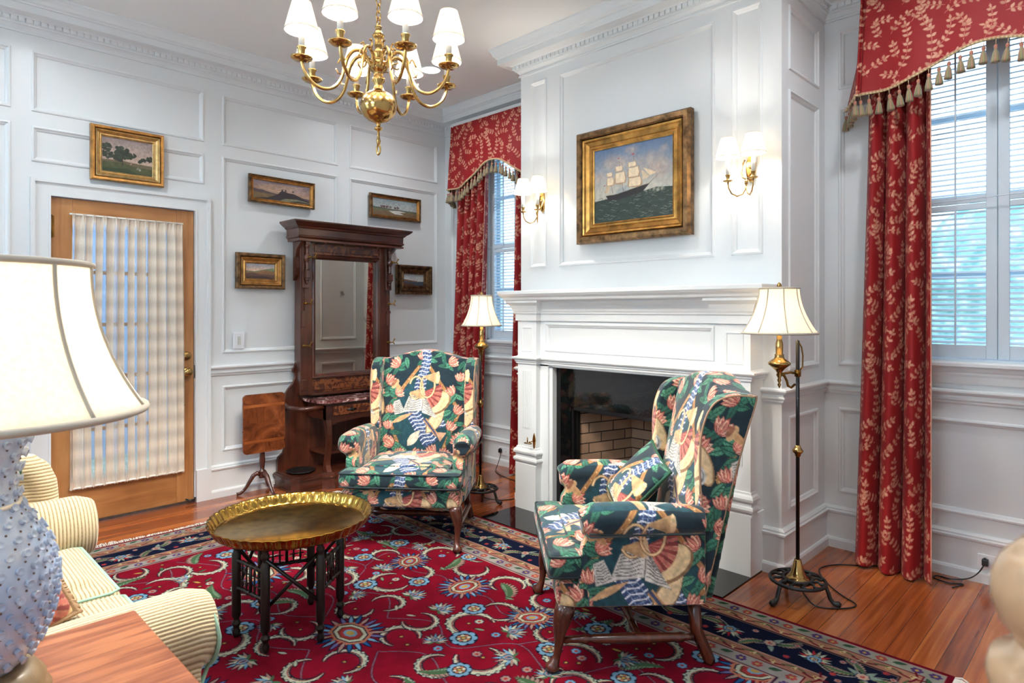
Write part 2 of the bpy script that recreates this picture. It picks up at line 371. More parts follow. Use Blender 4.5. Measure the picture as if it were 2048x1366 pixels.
# window wall with two openings
R1w=(2.57,2.905); R2w=(1.022,2.47); R0w=(.308,.786)
WOP=[(.585,1.285,1.075,2.75),(3.84,4.55,1.075,2.75)]
mb=MB(); panel_wall(mb,FW,0,BX0,0,CEI,[(.09,.33,*R2w),(.09,.33,*R0w),(.43,1.19,*R0w),(1.29,1.5,*R0w),(1.40,1.53,*R2w)],[WOP[0]])
panel_wall(mb,FW,BX1,RX1,0,CEI,[(3.478,3.68,*R1w),(3.478,3.68,*R2w),(3.478,3.68,*R0w),(3.80,4.56,*R0w),(4.68,4.9,*R0w),(4.68,4.9,*R2w)],[WOP[1]])
mb.build('wall_back',white,fix=False)['kind']='structure'
mb=MB(); pf=[(1.669,1.827,1.622,2.91),(1.934,3.045,1.622,2.905),(3.137,3.308,1.622,2.93)]
panel_wall(mb,FB,BX0,BX1,0,CEI,pf,[(1.93,3.06,0,.99)])
for F,sgn in ((FBL,1),(FBR,1)): panel_wall(mb,F,BY,0,0,CEI,[(-.523,-.096,*R1w),(-.523,-.096,*R2w),(-.523,-.11,*R0w)])
# rounded outer corners of the chimney breast
struct(mb.build('wall_chimney',white,fix=False))
mb=MB(); panel_wall(mb,FR,RY0,0,0,CEI,[(-1.6,-.1,*R2),(-1.6,-.1,*R0),(-3.2,-1.7,*R2),(-3.2,-1.7,*R0),(-5.3,-3.3,*R2),(-5.3,-3.3,*R0)]); struct(mb.build('wall_right',white,fix=False))
mb=MB(); panel_wall(mb,FS,0,RX1,0,CEI,[(2.0,3.0,*R2),(.2,4.8,*R0)],[(.8,1.8,.9,2.6),(3.2,4.2,.9,2.6)])  # window openings in this unseen wall are added to let fill light in
for x0 in (.8,3.2):
    for a in (x0,x0+.49,x0+.97): mb.box(a,a+.03,RY0-.06,RY0-.03,.9,2.6)
    for z in (.9,1.32,1.74,2.16,2.57): mb.box(x0,x0+1,RY0-.06,RY0-.03,z,z+.03)
struct(mb.build('wall_front',white,fix=False))
mb=MB(); mb.add([(0,RY0,CEI),(RX1,RY0,CEI),(RX1,0,CEI),(0,0,CEI)],[(0,1,2,3)]); struct(mb.build('ceiling',ceilm,fix=False))
mb=MB(); mb.box(-.0,RX1,RY0,0,-.1,0); struct(mb.build('floor',floorm))
# trims
CROWN=[(0,2.966),(.012,2.966),(.012,2.976),(.006,2.982),(.010,2.99),(.022,3.003),(.03,3.006),(.03,3.015),(.036,3.015),(.036,3.042),(.05,3.042),(.056,3.047),(.075,3.05),(.118,3.053),(.118,3.094),(.126,3.097),(.128,3.105),(.14,3.112),(.146,3.13),(.158,3.15),(.162,3.154),(.162,CEI)]
PTH=[(0,RY0),(0,0),(BX0,0),(BX0,BY),(BX1,BY),(BX1,0),(RX1,0),(RX1,RY0)]
mb=MB(); mb.sweep(PTH,CROWN,caps=False)
def teeth(p,q):
    p=Vector(p);q=Vector(q);L=(q-p).length;d=(q-p)/L;n=Vector((d.y,-d.x));k=int(L/.036)
    for i in range(k):
        a=p+d*(i*.036+.004);b=a+d*.028
        c=[a+n*.034,b+n*.034,b+n*.046,a+n*.046]; mb.add([(v.x,v.y,z) for z in (3.018,3.042) for v in c],[(0,1,2,3),(0,1,5,4),(1,2,6,5),(2,3,7,6),(3,0,4,7)])
for a,b in zip([(0,-5.5),(.04,0),(BX0-.05,-.04),(BX0-.045,BY-.045),(BX1+.046,BY-.04),(BX1+.04,0)],[(0,-.045),(BX0-.04,0),(BX0-.05+.05,BY-.04),(BX1+.045,BY-.045+.045),(BX1,-.04),(RX1-.05,0)]): pass
for a,b in (((0,-5.5),(0,-.05)),((.05,0),(BX0-.05,0)),((BX0,-.05),(BX0,BY-.045)),((BX0-.045,BY),(BX1+.045,BY)),((BX1,BY-.045),(BX1,-.05)),((BX1+.05,0),(RX1-.05,0))): teeth(a,b)
struct(mb.build('trim_1',white))
RAIL=[(0,.866),(.012,.866),(.014,.876),(.022,.884),(.022,.89),(.014,.894),(.016,.905),(.03,.915),(.036,.922),(.036,.93),(.026,.936),(0,.937)]
mb=MB(); MX0,MX1=1.694,3.308
mb.sweep([(0,DY1+.10),(0,0),(BX0,0),(BX0,BY),(MX0,BY)],RAIL); mb.sweep([(MX1,BY),(BX1,BY),(BX1,0),(RX1,0),(RX1,RY0)],RAIL); mb.sweep([(0,RY0),(0,DY0-.10)],RAIL)
struct(mb.build('trim_2',white))
BASE=[(.032,0),(.032,.044),(.027,.054),(.019,.057),(.019,.19),(.028,.196),(.030,.206),(.020,.212),(.022,.219),(.012,.228),(0,.23)]
mb=MB(); mb.sweep([(0,DY1+.10),(0,0),(BX0,0),(BX0,BY),(MX0,BY)],BASE); mb.sweep([(MX1,BY),(BX1,BY),(BX1,0),(RX1,0),(RX1,RY0)],BASE); mb.sweep([(0,RY0),(0,DY0-.10)],BASE)
struct(mb.build('baseboard_back',white))
# ============================================================ door
mb=MB()   # casing
def casing(y0,y1,z1,w,th):
    mb.box(.0,th,y0-w,y0,.22,z1+w); mb.box(.0,th,y1,y1+w,.22,z1+w); mb.box(.0,th,y0,y1,z1,z1+w)
casing(DY0,DY1,DZ,.078,.018)
for y in (DY0-.10,DY1+.078): mb.box(0,.03,y,y+.022,.22,DZ+.078)
mb.box(0,.03,DY0-.10,DY1+.10,DZ+.078,DZ+.10)
mb.box(.018,.024,DY0-.012,DY0,.22,DZ+.012); mb.box(.018,.024,DY1,DY1+.012,.22,DZ+.012); mb.box(.018,.024,DY0,DY1,DZ,DZ+.012)
mb.box(0,.034,DY0-.102,DY0-.004,0,.22); mb.box(0,.034,DY1+.004,DY1+.102,0,.22)
mb.box(-.12,0,DY0-.02,DY0,0,DZ+.02); mb.box(-.12,0,DY1,DY1+.02,0,DZ+.02); mb.box(-.12,0,DY0,DY1,DZ,DZ+.02)
struct(mb.build('trim_3',white))
mb=MB(); mb.box(-.1,.012,DY0,DY1,0,.012); struct(mb.build('trim_4',metal('threshold_metal',(120,124,128),.4)))
door=bpy.data.objects.new('door_1',None); COL.objects.link(door); door['kind']='structure'
X0,X1=-.05,-.006; gz0,gz1,gy0,gy1=.25,1.90,DY0+.115,DY1-.115
mb=MB(); mb.box(X0,X1,DY0+.003,gy0,.012,DZ-.003,b=.003); mb.box(X0,X1,gy1,DY1-.003,.012,DZ-.003,b=.003); mb.build('door_stile',pine,door)
mb=MB(); mb.box(X0,X1,gy0,gy1,gz1,DZ-.003,b=.002); mb.box(X0,X1,gy0,gy1,.012,gz0,b=.002)
mb.build('door_rail',pineh,door)
mb=MB()
nz=5
for i in range(1,nz): z=gz0+(gz1-gz0)*i/nz; mb.box(X0+.005,X1-.005,gy0,gy1,z-.011,z+.011)
for i in (1,2): y=gy0+(gy1-gy0)*i/3; mb.box(X0+.005,X1-.005,y-.011,y+.011,gz0,gz1)
mb.build('muntin',pine,door)
t=NT('pane_glass'); P(t,Roughness=.02,IOR=1.45,Alpha=.12); t.b.inputs['Base Color'].default_value=(.8,.9,.95,1); glass=t.m
mb=MB(); mb.box(-.032,-.028,gy0,gy1,gz0,gz1); mb.build('door_pane',glass,door)
def knob(name,y,z,r,l):
    mb=MB(); M=Matrix.Rotation(PI/2,4,'Y')
    mb.lathe([(.0,0),(r*1.15,0),(r*1.2,.006),(r*.9,.010),(r*.35,.012),(r*.35,l*.5),(r*.8,l*.6),(r,l*.75),(r*.92,l*.93),(r*.4,l),(0,l)],24,(X1,y,z),M=M); mb.build(name,brass,door)
knob('door_knob',-2.297,.905,.028,.062); knob('deadbolt',-2.297,1.016,.026,.022); knob('door_latch',-2.316,.686,.008,.028)
mb=MB(); mb.tube([(.006,DY0+.002,1.77),(.006,DY0+.002,1.91)],.0075,10); mb.box(-.004,0,DY0-.0,DY0+.02,1.775,1.905); mb.build('hinge',brassd,door)
mb=MB(); mb.box(.0,.008,DY1-.002,DY1+.010,.86,.95); mb.build('strike_plate',blackp,door)
mb=MB(); mb.tube([(.012,DY1-.06,.03),(.03,DY1-.045,.022),(.03,DY1-.01,.022),(.012,DY1,.03)],.006,8); mb.build('door_stop',blackp,door)
# ============================================================ windows
def window(ix,wx0,wx1,z0,z1):
    w=bpy.data.objects.new('window_%d'%ix,None); COL.objects.link(w); w['kind']='structure'
    mb=MB(); D=.16   # jamb lining + outer sash
    mb.box(wx0-.0,wx0+.012,0,D,z0,z1); mb.box(wx1-.012,wx1,0,D,z0,z1); mb.box(wx0,wx1,0,D,z1-.012,z1); mb.box(wx0,wx1,0,D,z0,z0+.012)
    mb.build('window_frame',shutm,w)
    mb=MB()
    for x in (wx0+.012,(wx0+wx1)/2-.02,wx1-.052): mb.box(x,x+.04,.11,.14,z0,z1)
    for z in (z0+.01,z0+.42,(z0+z1)/2-.02,z0+1.24,z1-.05): mb.box(wx0,wx1,.112,.138,z,z+.03)
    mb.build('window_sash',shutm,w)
    mb=MB(); mb.box(wx0,wx1,.123,.127,z0,z1); mb.build('window_pane',glass,w)
    # casing, stool and apron
    mb=MB(); 
    for a,b in ((wx0-.075,wx0),(wx1,wx1+.075)): mb.box(a,b,-.02,0,z0,z1)
    mb.box(wx0-.075,wx1+.075,-.02,0,z1,z1+.075); mb.build('window_casing',white,w)
    mb=MB(); mb.sweep([(wx0-.12,0),(wx1+.12,0)],[(-.0,z0-.028),(.045,z0-.028),(.052,z0-.022),(.052,z0-.008),(.045,z0),(-.06,z0)]); mb.sweep([(wx0-.09,0),(wx1+.09,0)],[(0,.965),(.014,.965),(.016,1.0),(.02,1.012),(.02,1.02),(.03,1.03),(.036,1.046),(0,1.047)]); mb.build('window_sill',white,w)
    # shutters: two leaves, each with an upper and lower louvre bank
    cx=(wx0+wx1)/2
    for a,b in ((wx0+.014,cx-.001),(cx+.001,wx1-.014)):
        mb=MB(); st=.046; y0,y1=.028,.052
        for x in (a,b-st): mb.box(x,x+st,y0,y1,z0+.014,z1-.014,b=.003)
        rl=[(z0+.014,z0+.082),(1.835,1.865),(1.869,1.905),(z1-.07,z1-.014)]
        for za,zb in rl: mb.box(a+st,b-st,y0+.001,y1-.001,za,zb,b=.002)
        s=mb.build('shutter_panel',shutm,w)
        lm=MB()
        for za,zb in ((z0+.082,1.835),(1.905,z1-.07)):
            n=int((zb-za)/.0262); p=(zb-za)/n
            for i in range(n):
                z=za+p*(i+.5); t=math.radians(24); hw=.0145; dy,dz=hw*math.cos(t),hw*math.sin(t)
                y=.04; th=.004
                lm.add([(x,y+s1*dy,z+s1*dz+s2*th*(1 if s1==0 else .35)) for x in (a+st,b-st) for s1,s2 in ((-1,-1),(0,-1),(1,-1),(1,1),(0,1),(-1,1))],[(0,1,2,3,4,5),(11,10,9,8,7,6)]+[(i,(i+1)%6,6+(i+1)%6,6+i) for i in range(6)],0)
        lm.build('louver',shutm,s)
        rm=MB()
        for za,zb in ((z0+.07,1.845),(1.895,z1-.09)): rm.box((a+b)/2-.004,(a+b)/2+.004,y0-.012,y0-.004,za,zb)
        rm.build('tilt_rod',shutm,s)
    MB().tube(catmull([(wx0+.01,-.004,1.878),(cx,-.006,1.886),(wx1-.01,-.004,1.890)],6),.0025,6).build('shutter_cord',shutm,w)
    return w
window(1,.585,1.285,1.075,2.75); window(2,3.84,4.55,1.075,2.75)
# greenery and ground outside
t=NT('hedge_leaves'); v=t.coord('Object'); n=t.n('ShaderNodeTexNoise'); n.inputs['Scale'].default_value=7; n.inputs['Detail'].default_value=6; t.l(v,n.inputs['Vector']); t.l(t.ramp(n.outputs[0],[(.35,(110,150,134)),(.5,(160,190,172)),(.65,(240,244,238))]),t.b.inputs['Base Color']); P(t,Roughness=.8); hedgem=t.m
def bush(x,y,z,r,lab):
    bm=bmesh.new(); bmesh.ops.create_icosphere(bm,subdivisions=4,radius=1); rr=random.Random(int(x*100)); ph=[rr.random()*6 for _ in range(6)]
    for v_ in bm.verts:
        c=v_.co; k=1+.12*math.sin(5*c.x+ph[0])+.12*math.sin(6*c.y+ph[1])+.1*math.sin(7*c.z+ph[2])+.07*rr.random(); v_.co=Vector((c.x*r*k,c.y*r*.6*k,c.z*r*1.15*k))
    me=bpy.data.meshes.new('bush'); bm.to_mesh(me); bm.free(); o=obj('garden_shrub',me,hedgem); o.location=(x,y,z); tag(o,lab,'shrub',kind='thing')
bush(4.6,4.6,1.0,1.5,'rounded green shrub outside the right-hand window by the armchair'); bush(.2,4.8,1.2,1.6,'rounded green shrub outside the window behind the corner floor lamp')
mb=MB(); mb.box(-2.6,-2.5,-7,2,-.1,3.4); struct(mb.build('wall_door_backdrop',paint('door_backdrop_blue',(120,150,180),.8)))  # backdrop added outside the door to block bright sky and give blue
mb=MB(); mb.box(-14,16,.35,20,-.3,-.1); mb.box(-14,-.5,-12,.3,-.3,-.1); o=mb.build('ground',paint('lawn',(150,165,140),.9,.2)); struct(o)
# ============================================================ pattern canvases
rnd=random.Random(11)
def canvas_curtain():
    c=Cv(.62,.70,.0016,(132,7,12),wrap=True); c.a0=np.array((132,7,12)); lf=[(188,134,108),(174,118,94),(196,146,120)]
    def spray(x,y,a,n,l,curve,s=1):
        pts=[(x,y)]; ang=a
        for i in range(n*3): ang+=curve; pts.append((pts[-1][0]+math.cos(ang)*l/3,pts[-1][1]+math.sin(ang)*l/3))
        c.line(pts,.0024*s,(196,140,112)); ang=a
        for i in range(n):
            k=i*3+2; px,py=pts[k]; t=math.atan2(pts[k][1]-pts[k-1][1],pts[k][0]-pts[k-1][0]); q=(.031-.0008*i)*s
            for sg in (-1,1):
                col=lf[rnd.randrange(3)]; c.leaf(px,py,t+sg*.95,q,.0185*s,(158,74,60)); c.leaf(px+math.cos(t+sg*.95)*.0015,py+math.sin(t+sg*.95)*.0015,t+sg*.95,q-.003,.0145*s,col)
        c.leaf(pts[-1][0],pts[-1][1],math.atan2(pts[-1][1]-pts[-2][1],pts[-1][0]-pts[-2][0]),.03*s,.013*s,lf[0])
    spray(.10,.03,1.25,8,.036,.025); spray(.13,.17,.35,5,.030,.09,.9); spray(.12,.26,2.3,5,.030,-.05,.9); spray(.17,.33,.75,5,.030,-.07,.9)
    spray(.40,.36,1.35,8,.036,-.03); spray(.43,.50,.2,5,.030,.08,.9); spray(.42,.46,2.5,5,.028,-.07,.9); spray(.46,.10,1.9,6,.030,.05,.9); spray(.33,.16,.9,5,.028,.06,.85); spray(.56,.30,1.2,4,.028,-.06,.85); spray(.27,.58,2.0,4,.028,.05,.85)
    for x,y,a,n,cv in ((.24,.04,2.0,4,.05),(.03,.33,.9,4,.05),(.06,.50,1.4,5,-.06),(.25,.46,.5,3,.08),(.56,.58,2.2,4,-.05),(.32,.64,.5,4,.06),(.60,.10,.9,4,.06)): spray(x,y,a,n,.034,cv,.92)
    for k in range(700):
        x,y=rnd.uniform(0,.62),rnd.uniform(0,.70); a=rnd.uniform(.2,2.9); X=(x+math.cos(a)*.035); Y=(y+math.sin(a)*.035)
        ii=(np.arange(int((Y-.042)/c.px),int((Y+.042)/c.px))%c.H)[:,None]; jj=(np.arange(int((X-.042)/c.px),int((X+.042)/c.px))%c.W)[None]
        if (np.abs(c.a[ii,jj]-c.a0).max(-1)>30).mean()>.05: continue
        spray(x,y,a,3,.026,rnd.uniform(-.08,.08),.9)
    return c
CURT=canvas_curtain()
def tulip(c,x,y,a,s):
    col=[(232,156,130),(218,128,106),(242,192,160),(200,100,84)]
    for k,da in enumerate((-.62,.62,-.33,.33,0)):
        c.leaf(x,y,a+da,s*(.95+.1*(k==4)),s*.42,(140,48,44)); c.leaf(x+math.cos(a+da)*s*.03,y+math.sin(a+da)*s*.03,a+da,s*.9,s*.35,col[k%3]); c.line([(x+math.cos(a+da)*s*.15,y+math.sin(a+da)*s*.15),(x+math.cos(a+da)*s*.75,y+math.sin(a+da)*s*.75)],s*.07,(186,70,62)); c.line([(x+math.cos(a+da+.12)*s*.3,y+math.sin(a+da+.12)*s*.3),(x+math.cos(a+da+.08)*s*.8,y+math.sin(a+da+.08)*s*.8)],s*.05,(240,204,160))
def gleaf(c,x,y,a,l,w):
    c.leaf(x,y,a,l,w,(16,56,46)); c.leaf(x,y,a,l*.97,w*.82,[(52,124,96),(40,104,84),(72,144,110)][rnd.randrange(3)]); c.line([(x,y),(x+math.cos(a)*l*.9,y+math.sin(a)*l*.9)],w*.1,(20,70,56))
    for k in range(1,5):
        for sg in (-1,1):
            bx,by=x+math.cos(a)*l*k*.18,y+math.sin(a)*l*k*.18; c.line([(bx,by),(bx+math.cos(a+sg*.8)*w*.38,by+math.sin(a+sg*.8)*w*.38)],w*.045,(22,76,60))
def plaid(c,poly,a=0):
    """gathered blue and white check ribbon"""
    p=np.array(poly,float); c.poly(p,(44,66,112)); n=len(p)//2; top=p[:n]; bot=p[n:][::-1]
    m=int(np.hypot(*np.diff((top+bot)/2,axis=0).T).sum()/.013)+2; tt=np.linspace(0,n-1.001,m)
    for i,t in enumerate(tt[:-1]):
        k=int(t); f=t-k; A=top[k]*(1-f)+top[k+1]*f; B=bot[k]*(1-f)+bot[k+1]*f
        if i%2==0:
            mid=(A+B)/2; d=(B-A); nn=np.array([-d[1],d[0]])*.08; c.line([A,A*.75+B*.25+nn,mid,A*.25+B*.75-nn,B],.0062,(226,230,236)); 
        else: c.line([A*.8+B*.2,A*.2+B*.8],.003,(112,136,176))
    for f in (.25,.55,.8): c.line(top*(1-f)+bot*f,.0028,(150,172,206),.8)
def music(c,q):
    q=np.array(q,float); c.poly(q,(112,106,100)); g=q.mean(0)+(q-q.mean(0))*.96; c.poly(g,(206,202,192))
    for k in range(1,8):
        f=k/8; a=g[0]*(1-f)+g[3]*f; b=g[1]*(1-f)+g[2]*f; t=np.linspace(.06,.94,9)[:,None]; pts=a*(1-t)+b*t; pts[:,1]+=.003*np.sin(t[:,0]*9)
        c.line(pts,.0048,(96,92,88)); c.line(pts+(0,.0012),.0012,(206,202,192))
def horn(c,x,y,a,s):
    for d,col in ((0,(120,78,44)),(1,(204,160,104)),(2,(232,196,142))):
        w=s*(.15-.045*d); t=np.linspace(0,2*PI*.86,22)+a; c.line(np.stack([x+np.cos(t)*s*.40,y+np.sin(t)*s*.62],1),w*.8,col)
    b=(x+math.cos(a)*s*.4,y+math.sin(a)*s*.6); c.poly([(b[0],b[1]-.05*s),(b[0]+.75*s,b[1]-.36*s),(b[0]+.82*s,b[1]+.30*s),(b[0],b[1]+.05*s)],(196,150,98)); c.disc(b[0]+.79*s,b[1]-.03*s,.1*s,(222,186,134),.33*s)
def canvas_fabric():
    c=Cv(.60,.74,.0016,(17,40,52),wrap=True); W,H=.60,.74; cx,cy=.30,.34
    # diamond medallion ground
    c.poly([(cx-.24,cy-.02),(cx,cy+.30),(cx+.24,cy-.02),(cx+.14,cy-.28),(cx-.14,cy-.28)],(20,66,78))
    gold=(188,134,76)
    for A,B in (((cx-.24,cy-.02),(cx,cy+.30)),((cx+.24,cy-.02),(cx,cy+.30)),((cx-.24,cy-.02),(cx-.13,cy-.28)),((cx+.24,cy-.02),(cx+.13,cy-.28)),((cx-.02,cy+.30),(cx+.10,cy+.42)),((cx+.02,cy+.30),(cx-.10,cy+.42))):
        A=np.array(A);B=np.array(B); c.line([A,B],.024,(96,58,32)); c.line([A,B],.018,gold); c.line([A,B],.011,(160,104,52))
        for k in range(9): p=A+(B-A)*(k+.5)/9; c.disc(p[0],p[1],.003,(232,196,140),n=8)
    # foliage and tulips around
    R=random.Random(5)
    pos=[(.05,.12,.6),(.10,.30,2.0),(.06,.48,1.2),(.14,.60,2.6),(.24,.70,1.2),(.36,.71,1.9),(.46,.61,.6),(.54,.50,1.9),(.51,.30,1.1),(.55,.12,2.5),(.44,.03,1.5),(.16,.03,1.6),(.02,.66,.8),(.58,.66,2.2),(.30,.02,1.57),(.03,.22,2.8),(.57,.21,.3)]+[(.08,.20,1.4),(.12,.42,.4),(.16,.68,.9),(.30,.64,2.2),(.42,.70,.8),(.50,.42,2.6),(.47,.20,.7),(.38,.05,2.2),(.24,.03,.7),(.02,.56,2.4),(.58,.42,.9),(.12,.10,2.3)]
    for x,y,a in pos:
        for k in range(3): gleaf(c,x+R.uniform(-.03,.03),y+R.uniform(-.03,.03),a+R.uniform(1.4,4.9),R.uniform(.07,.11),R.uniform(.03,.042))
    for x,y,a in pos: tulip(c,x,y,a+R.uniform(-.3,.3),R.uniform(.062,.080))
    # side tambourines (cream) and cello shapes
    for sx in (0.0,):
        c.disc(sx+.005,.37,.036,(160,120,78),.085,.35,24); c.disc(sx+.005,.37,.030,(222,190,138),.078,.35,24); c.disc(sx-.005,.33,.022,(190,192,188),.036,.2,18); c.disc(sx-.005,.33,.014,(120,122,122),.026,.2,18); c.disc(sx-.005,.335,.009,(196,198,196),.018,.2,14)
    # central trophy
    t=np.linspace(0,1,14)[:,None]
    plaid(c,np.vstack([np.hstack([cx-.035+.02*np.sin(t*5),cy+.40-t*.30]),np.hstack([cx+.03+.012*np.sin(t*5),cy+.40-t*.30])[::-1]]))
    plaid(c,np.vstack([np.hstack([cx-.11+.13*t,cy-.03-t*.22]),np.hstack([cx-.03+.14*t,cy+.0-t*.20])[::-1]]))
    plaid(c,np.vstack([np.hstack([cx+.06+.05*t,cy-.03-t*.10]),np.hstack([cx+.11+.05*t,cy-.02-t*.09])[::-1]]))
    c.leaf(cx+.03,cy-.16,.95,.20,.085,(130,92,58)); c.leaf(cx+.035,cy-.155,.95,.19,.072,(226,194,142))
    c.leaf(cx-.09,cy-.24,.9,.13,.055,(222,206,176)); c.leaf(cx-.20,cy-.10,.45,.16,.03,(212,158,104))
    c.disc(cx+.09,cy+.03,.098,(140,98,62),.068,.5,30); c.disc(cx+.088,cy+.035,.09,(228,196,140),.060,.5,30); c.disc(cx+.06,cy+.05,.062,(206,160,112),.045,.5,24)
    for k in range(11):
        a=-1.25+k*.16; c.line([(cx+.01,cy+.10),(cx+.01+math.cos(a)*.115,cy+.10+math.sin(a)*.115)],[.003,.016],[(142,50,48),(196,98,84)][k%2])
    music(c,[(cx-.09,cy+.07),(cx+.01,cy+.11),(cx-.0,cy-.02),(cx-.13,cy-.03)]); music(c,[(cx+.01,cy+.10),(cx+.045,cy+.02),(cx+.10,cy-.065),(cx-.0,cy-.03)])
    music(c,[(cx-.19,cy+.035),(cx-.15,cy+.05),(cx-.11,cy-.03),(cx-.18,cy-.05)])
    horn(c,cx-.045,cy+.125,-2.6,.11); horn(c,cx+.03,cy+.135,2.2,.115)
    c.leaf(cx-.14,cy+.10,2.3,.08,.03,(206,150,94)); c.disc(cx-.185,cy+.145,.034,(204,156,104),.018,.9,18); c.disc(cx-.193,cy+.153,.026,(160,96,66),.012,.9,16)
    c.line([(cx+.02,cy-.07),(cx+.06,cy-.12),(cx+.10,cy-.17)],.026,(190,136,84)); c.line([(cx+.02,cy-.07),(cx+.06,cy-.12),(cx+.10,cy-.17)],.012,(56,66,104)); c.poly([(cx+.09,cy-.15),(cx+.16,cy-.155),(cx+.12,cy-.21)],(206,150,110))
    c.a*=(.78+.42*fbm(c.H,c.W,40,5,3,1.2)[...,None]); g=c.a.mean(2,keepdims=True); c.a=g+(c.a-g)*.80; return c
FAB=canvas_fabric()
# ------------------------------------------------------------ rug
def canvas_rug(W,H,px):
    c=Cv(W,H,px,(148,12,36)); R=random.Random(3)
    NAVY=(18,22,48); PINK=(206,150,140); SAL=(214,122,94); CREAM=(226,212,190); BLU=(44,96,158); LB=(140,176,214); GRN=(84,112,78); SAGE=(148,164,132); GOLD=(224,168,84); RED=(164,18,40)
    def outline(f,*a): f(*a)
    def rosette(x,y,r,c1=LB,c2=CREAM,c3=SAL,n=8):
        c.disc(x,y,r*1.08,NAVY,n=20)
        for k in range(n): a=2*PI*k/n; c.disc(x+math.cos(a)*r*.72,y+math.sin(a)*r*.72,r*.32,c1,n=8)
        c.disc(x,y,r*.62,NAVY,n=16); 
        for k in range(n): a=2*PI*k/n+.3; c.disc(x+math.cos(a)*r*.38,y+math.sin(a)*r*.38,r*.17,c2 if k%2 else c3,n=7)
        c.disc(x,y,r*.18,GOLD,n=8)
    def flower(x,y,r,c1=CREAM):
        for k in range(7): a=2*PI*k/7; c.disc(x+math.cos(a)*r*.62,y+math.sin(a)*r*.62,r*.44,(26,34,84),n=7)
        for k in range(7): a=2*PI*k/7; c.disc(x+math.cos(a)*r*.6,y+math.sin(a)*r*.6,r*.32,c1,n=7)
        c.disc(x,y,r*.34,(206,60,60),n=8)
    def palmette(x,y,a,s,c1=LB,c2=PINK,c3=BLU):
        for k in range(11):
            d=-1.75+k*.35; c.leaf(x,y,a+d,s*(1.02-.22*abs(d)/1.75),s*.26,NAVY)
        for k in range(11):
            d=-1.75+k*.35; c.leaf(x+math.cos(a+d)*.01*s,y+math.sin(a+d)*.01*s,a+d,s*(.95-.22*abs(d)/1.75),s*.17,[c2,CREAM,c1][k%3])
        c.leaf(x-math.cos(a)*s*.1,y-math.sin(a)*s*.1,a,s*.66,s*.5,NAVY); c.leaf(x-math.cos(a)*s*.06,y-math.sin(a)*s*.06,a,s*.58,s*.4,c1); c.leaf(x,y,a,s*.42,s*.24,SAL); c.leaf(x+math.cos(a)*s*.05,y+math.sin(a)*s*.05,a,s*.28,s*.12,c3)
        for sg in (-1,1): c.leaf(x,y,a+sg*2.2,s*.5,s*.16,GRN)
    def bigpalm(x,y,a,s):
        for k in range(22):
            d=2*PI*k/22; rr=s*(1.0 if abs(math.cos(d-a))>.5 else .86); c.leaf(x+math.cos(d)*s*.45,y+math.sin(d)*s*.45,d,rr*.56,s*.17,NAVY)
        for k in range(22):
            d=2*PI*k/22; rr=s*(1.0 if abs(math.cos(d-a))>.5 else .86); c.leaf(x+math.cos(d)*s*.45,y+math.sin(d)*s*.45,d,rr*.5,s*.10,[BLU,LB,(124,110,170),PINK][k%4])
        for r,col in ((.58,SAL),(.5,NAVY),(.46,CREAM),(.36,(120,60,40)),(.31,(196,60,60)),(.2,LB),(.12,GOLD)): c.disc(x,y,s*r*1.15,col,s*r*.8,a,8)
        for k in range(16): d=2*PI*k/16; c.leaf(x+math.cos(d)*s*.5,y+math.sin(d)*s*.42,d,s*.14,s*.09,SAL)
    def cleaf(x,y,a,r,op=4.6,col=CREAM,w=.30):
        t=np.linspace(a,a+op,26); ww=r*w*np.sin(np.linspace(.12,PI-.05,26))**.6; P_=np.stack([x+np.cos(t)*r,y+np.sin(t)*r*.9],1)
        c.line(P_,ww+.012,(28,34,50)); c.line(P_,ww,col); c.line(np.stack([x+np.cos(t)*(r-ww*.36),y+np.sin(t)*(r-ww*.36)*.9],1),.0045,(150,40,44))
        for k in range(2,24,2):
            q=P_[k]; o=np.array([math.cos(t[k]),math.sin(t[k])*.9])*ww[k]*.55; c.disc(q[0]+o[0],q[1]+o[1],ww[k]*.36,(28,34,50),n=8); c.disc(q[0]+o[0],q[1]+o[1],ww[k]*.28,col,n=8); c.disc(q[0]+o[0]*.7,q[1]+o[1]*.7,ww[k]*.10,(60,80,120),n=6)
    def feather(x,y,a,s,col=SAGE,curve=1.3):
        pts=[];ang=a;px_,py_=x,y
        for k in range(12): pts.append((px_,py_)); px_+=math.cos(ang)*s/11; py_+=math.sin(ang)*s/11; ang+=curve/11
        ww=s*.26*np.sin(np.linspace(.25,PI-.1,12)); 
        for k in range(1,11):
            t=math.atan2(pts[k][1]-pts[k-1][1],pts[k][0]-pts[k-1][0])
            for sg in (-1,1): c.leaf(*pts[k],t+sg*.9,ww[k]*1.0,ww[k]*.45,(30,40,40)); c.leaf(*pts[k],t+sg*.9,ww[k]*.92,ww[k]*.33,col if sg>0 else PINK)
        c.line(pts,ww*.5+.001,GRN)
    def vine(p,w=.007): 
        c.line(p,w,(40,30,50)); c.line(p,w*.55,(176,120,140))
    BW=.47
    x0,x1,y0,y1=BW,W-BW,BW,H-BW; cxm,cym=W/2,H/2
    # field: ONE drawing mirrored four ways
    sx=(x1-x0)/2; sy=(y1-y0)/2
    def four(f,u,v,a=None,*k):
        for mx in (1,-1):
            for my in (1,-1):
                X=cxm+mx*u; Y=cym+my*v
                if a is None: f(X,Y,*k)
                else:
                    d=(math.cos(a)*mx,math.sin(a)*my); f(X,Y,math.atan2(d[1],d[0]),*k)
    # vines
    def vinepts(seq):
        for mx in (1,-1):
            for my in (1,-1): vine([(cxm+mx*u,cym+my*v) for u,v in seq])
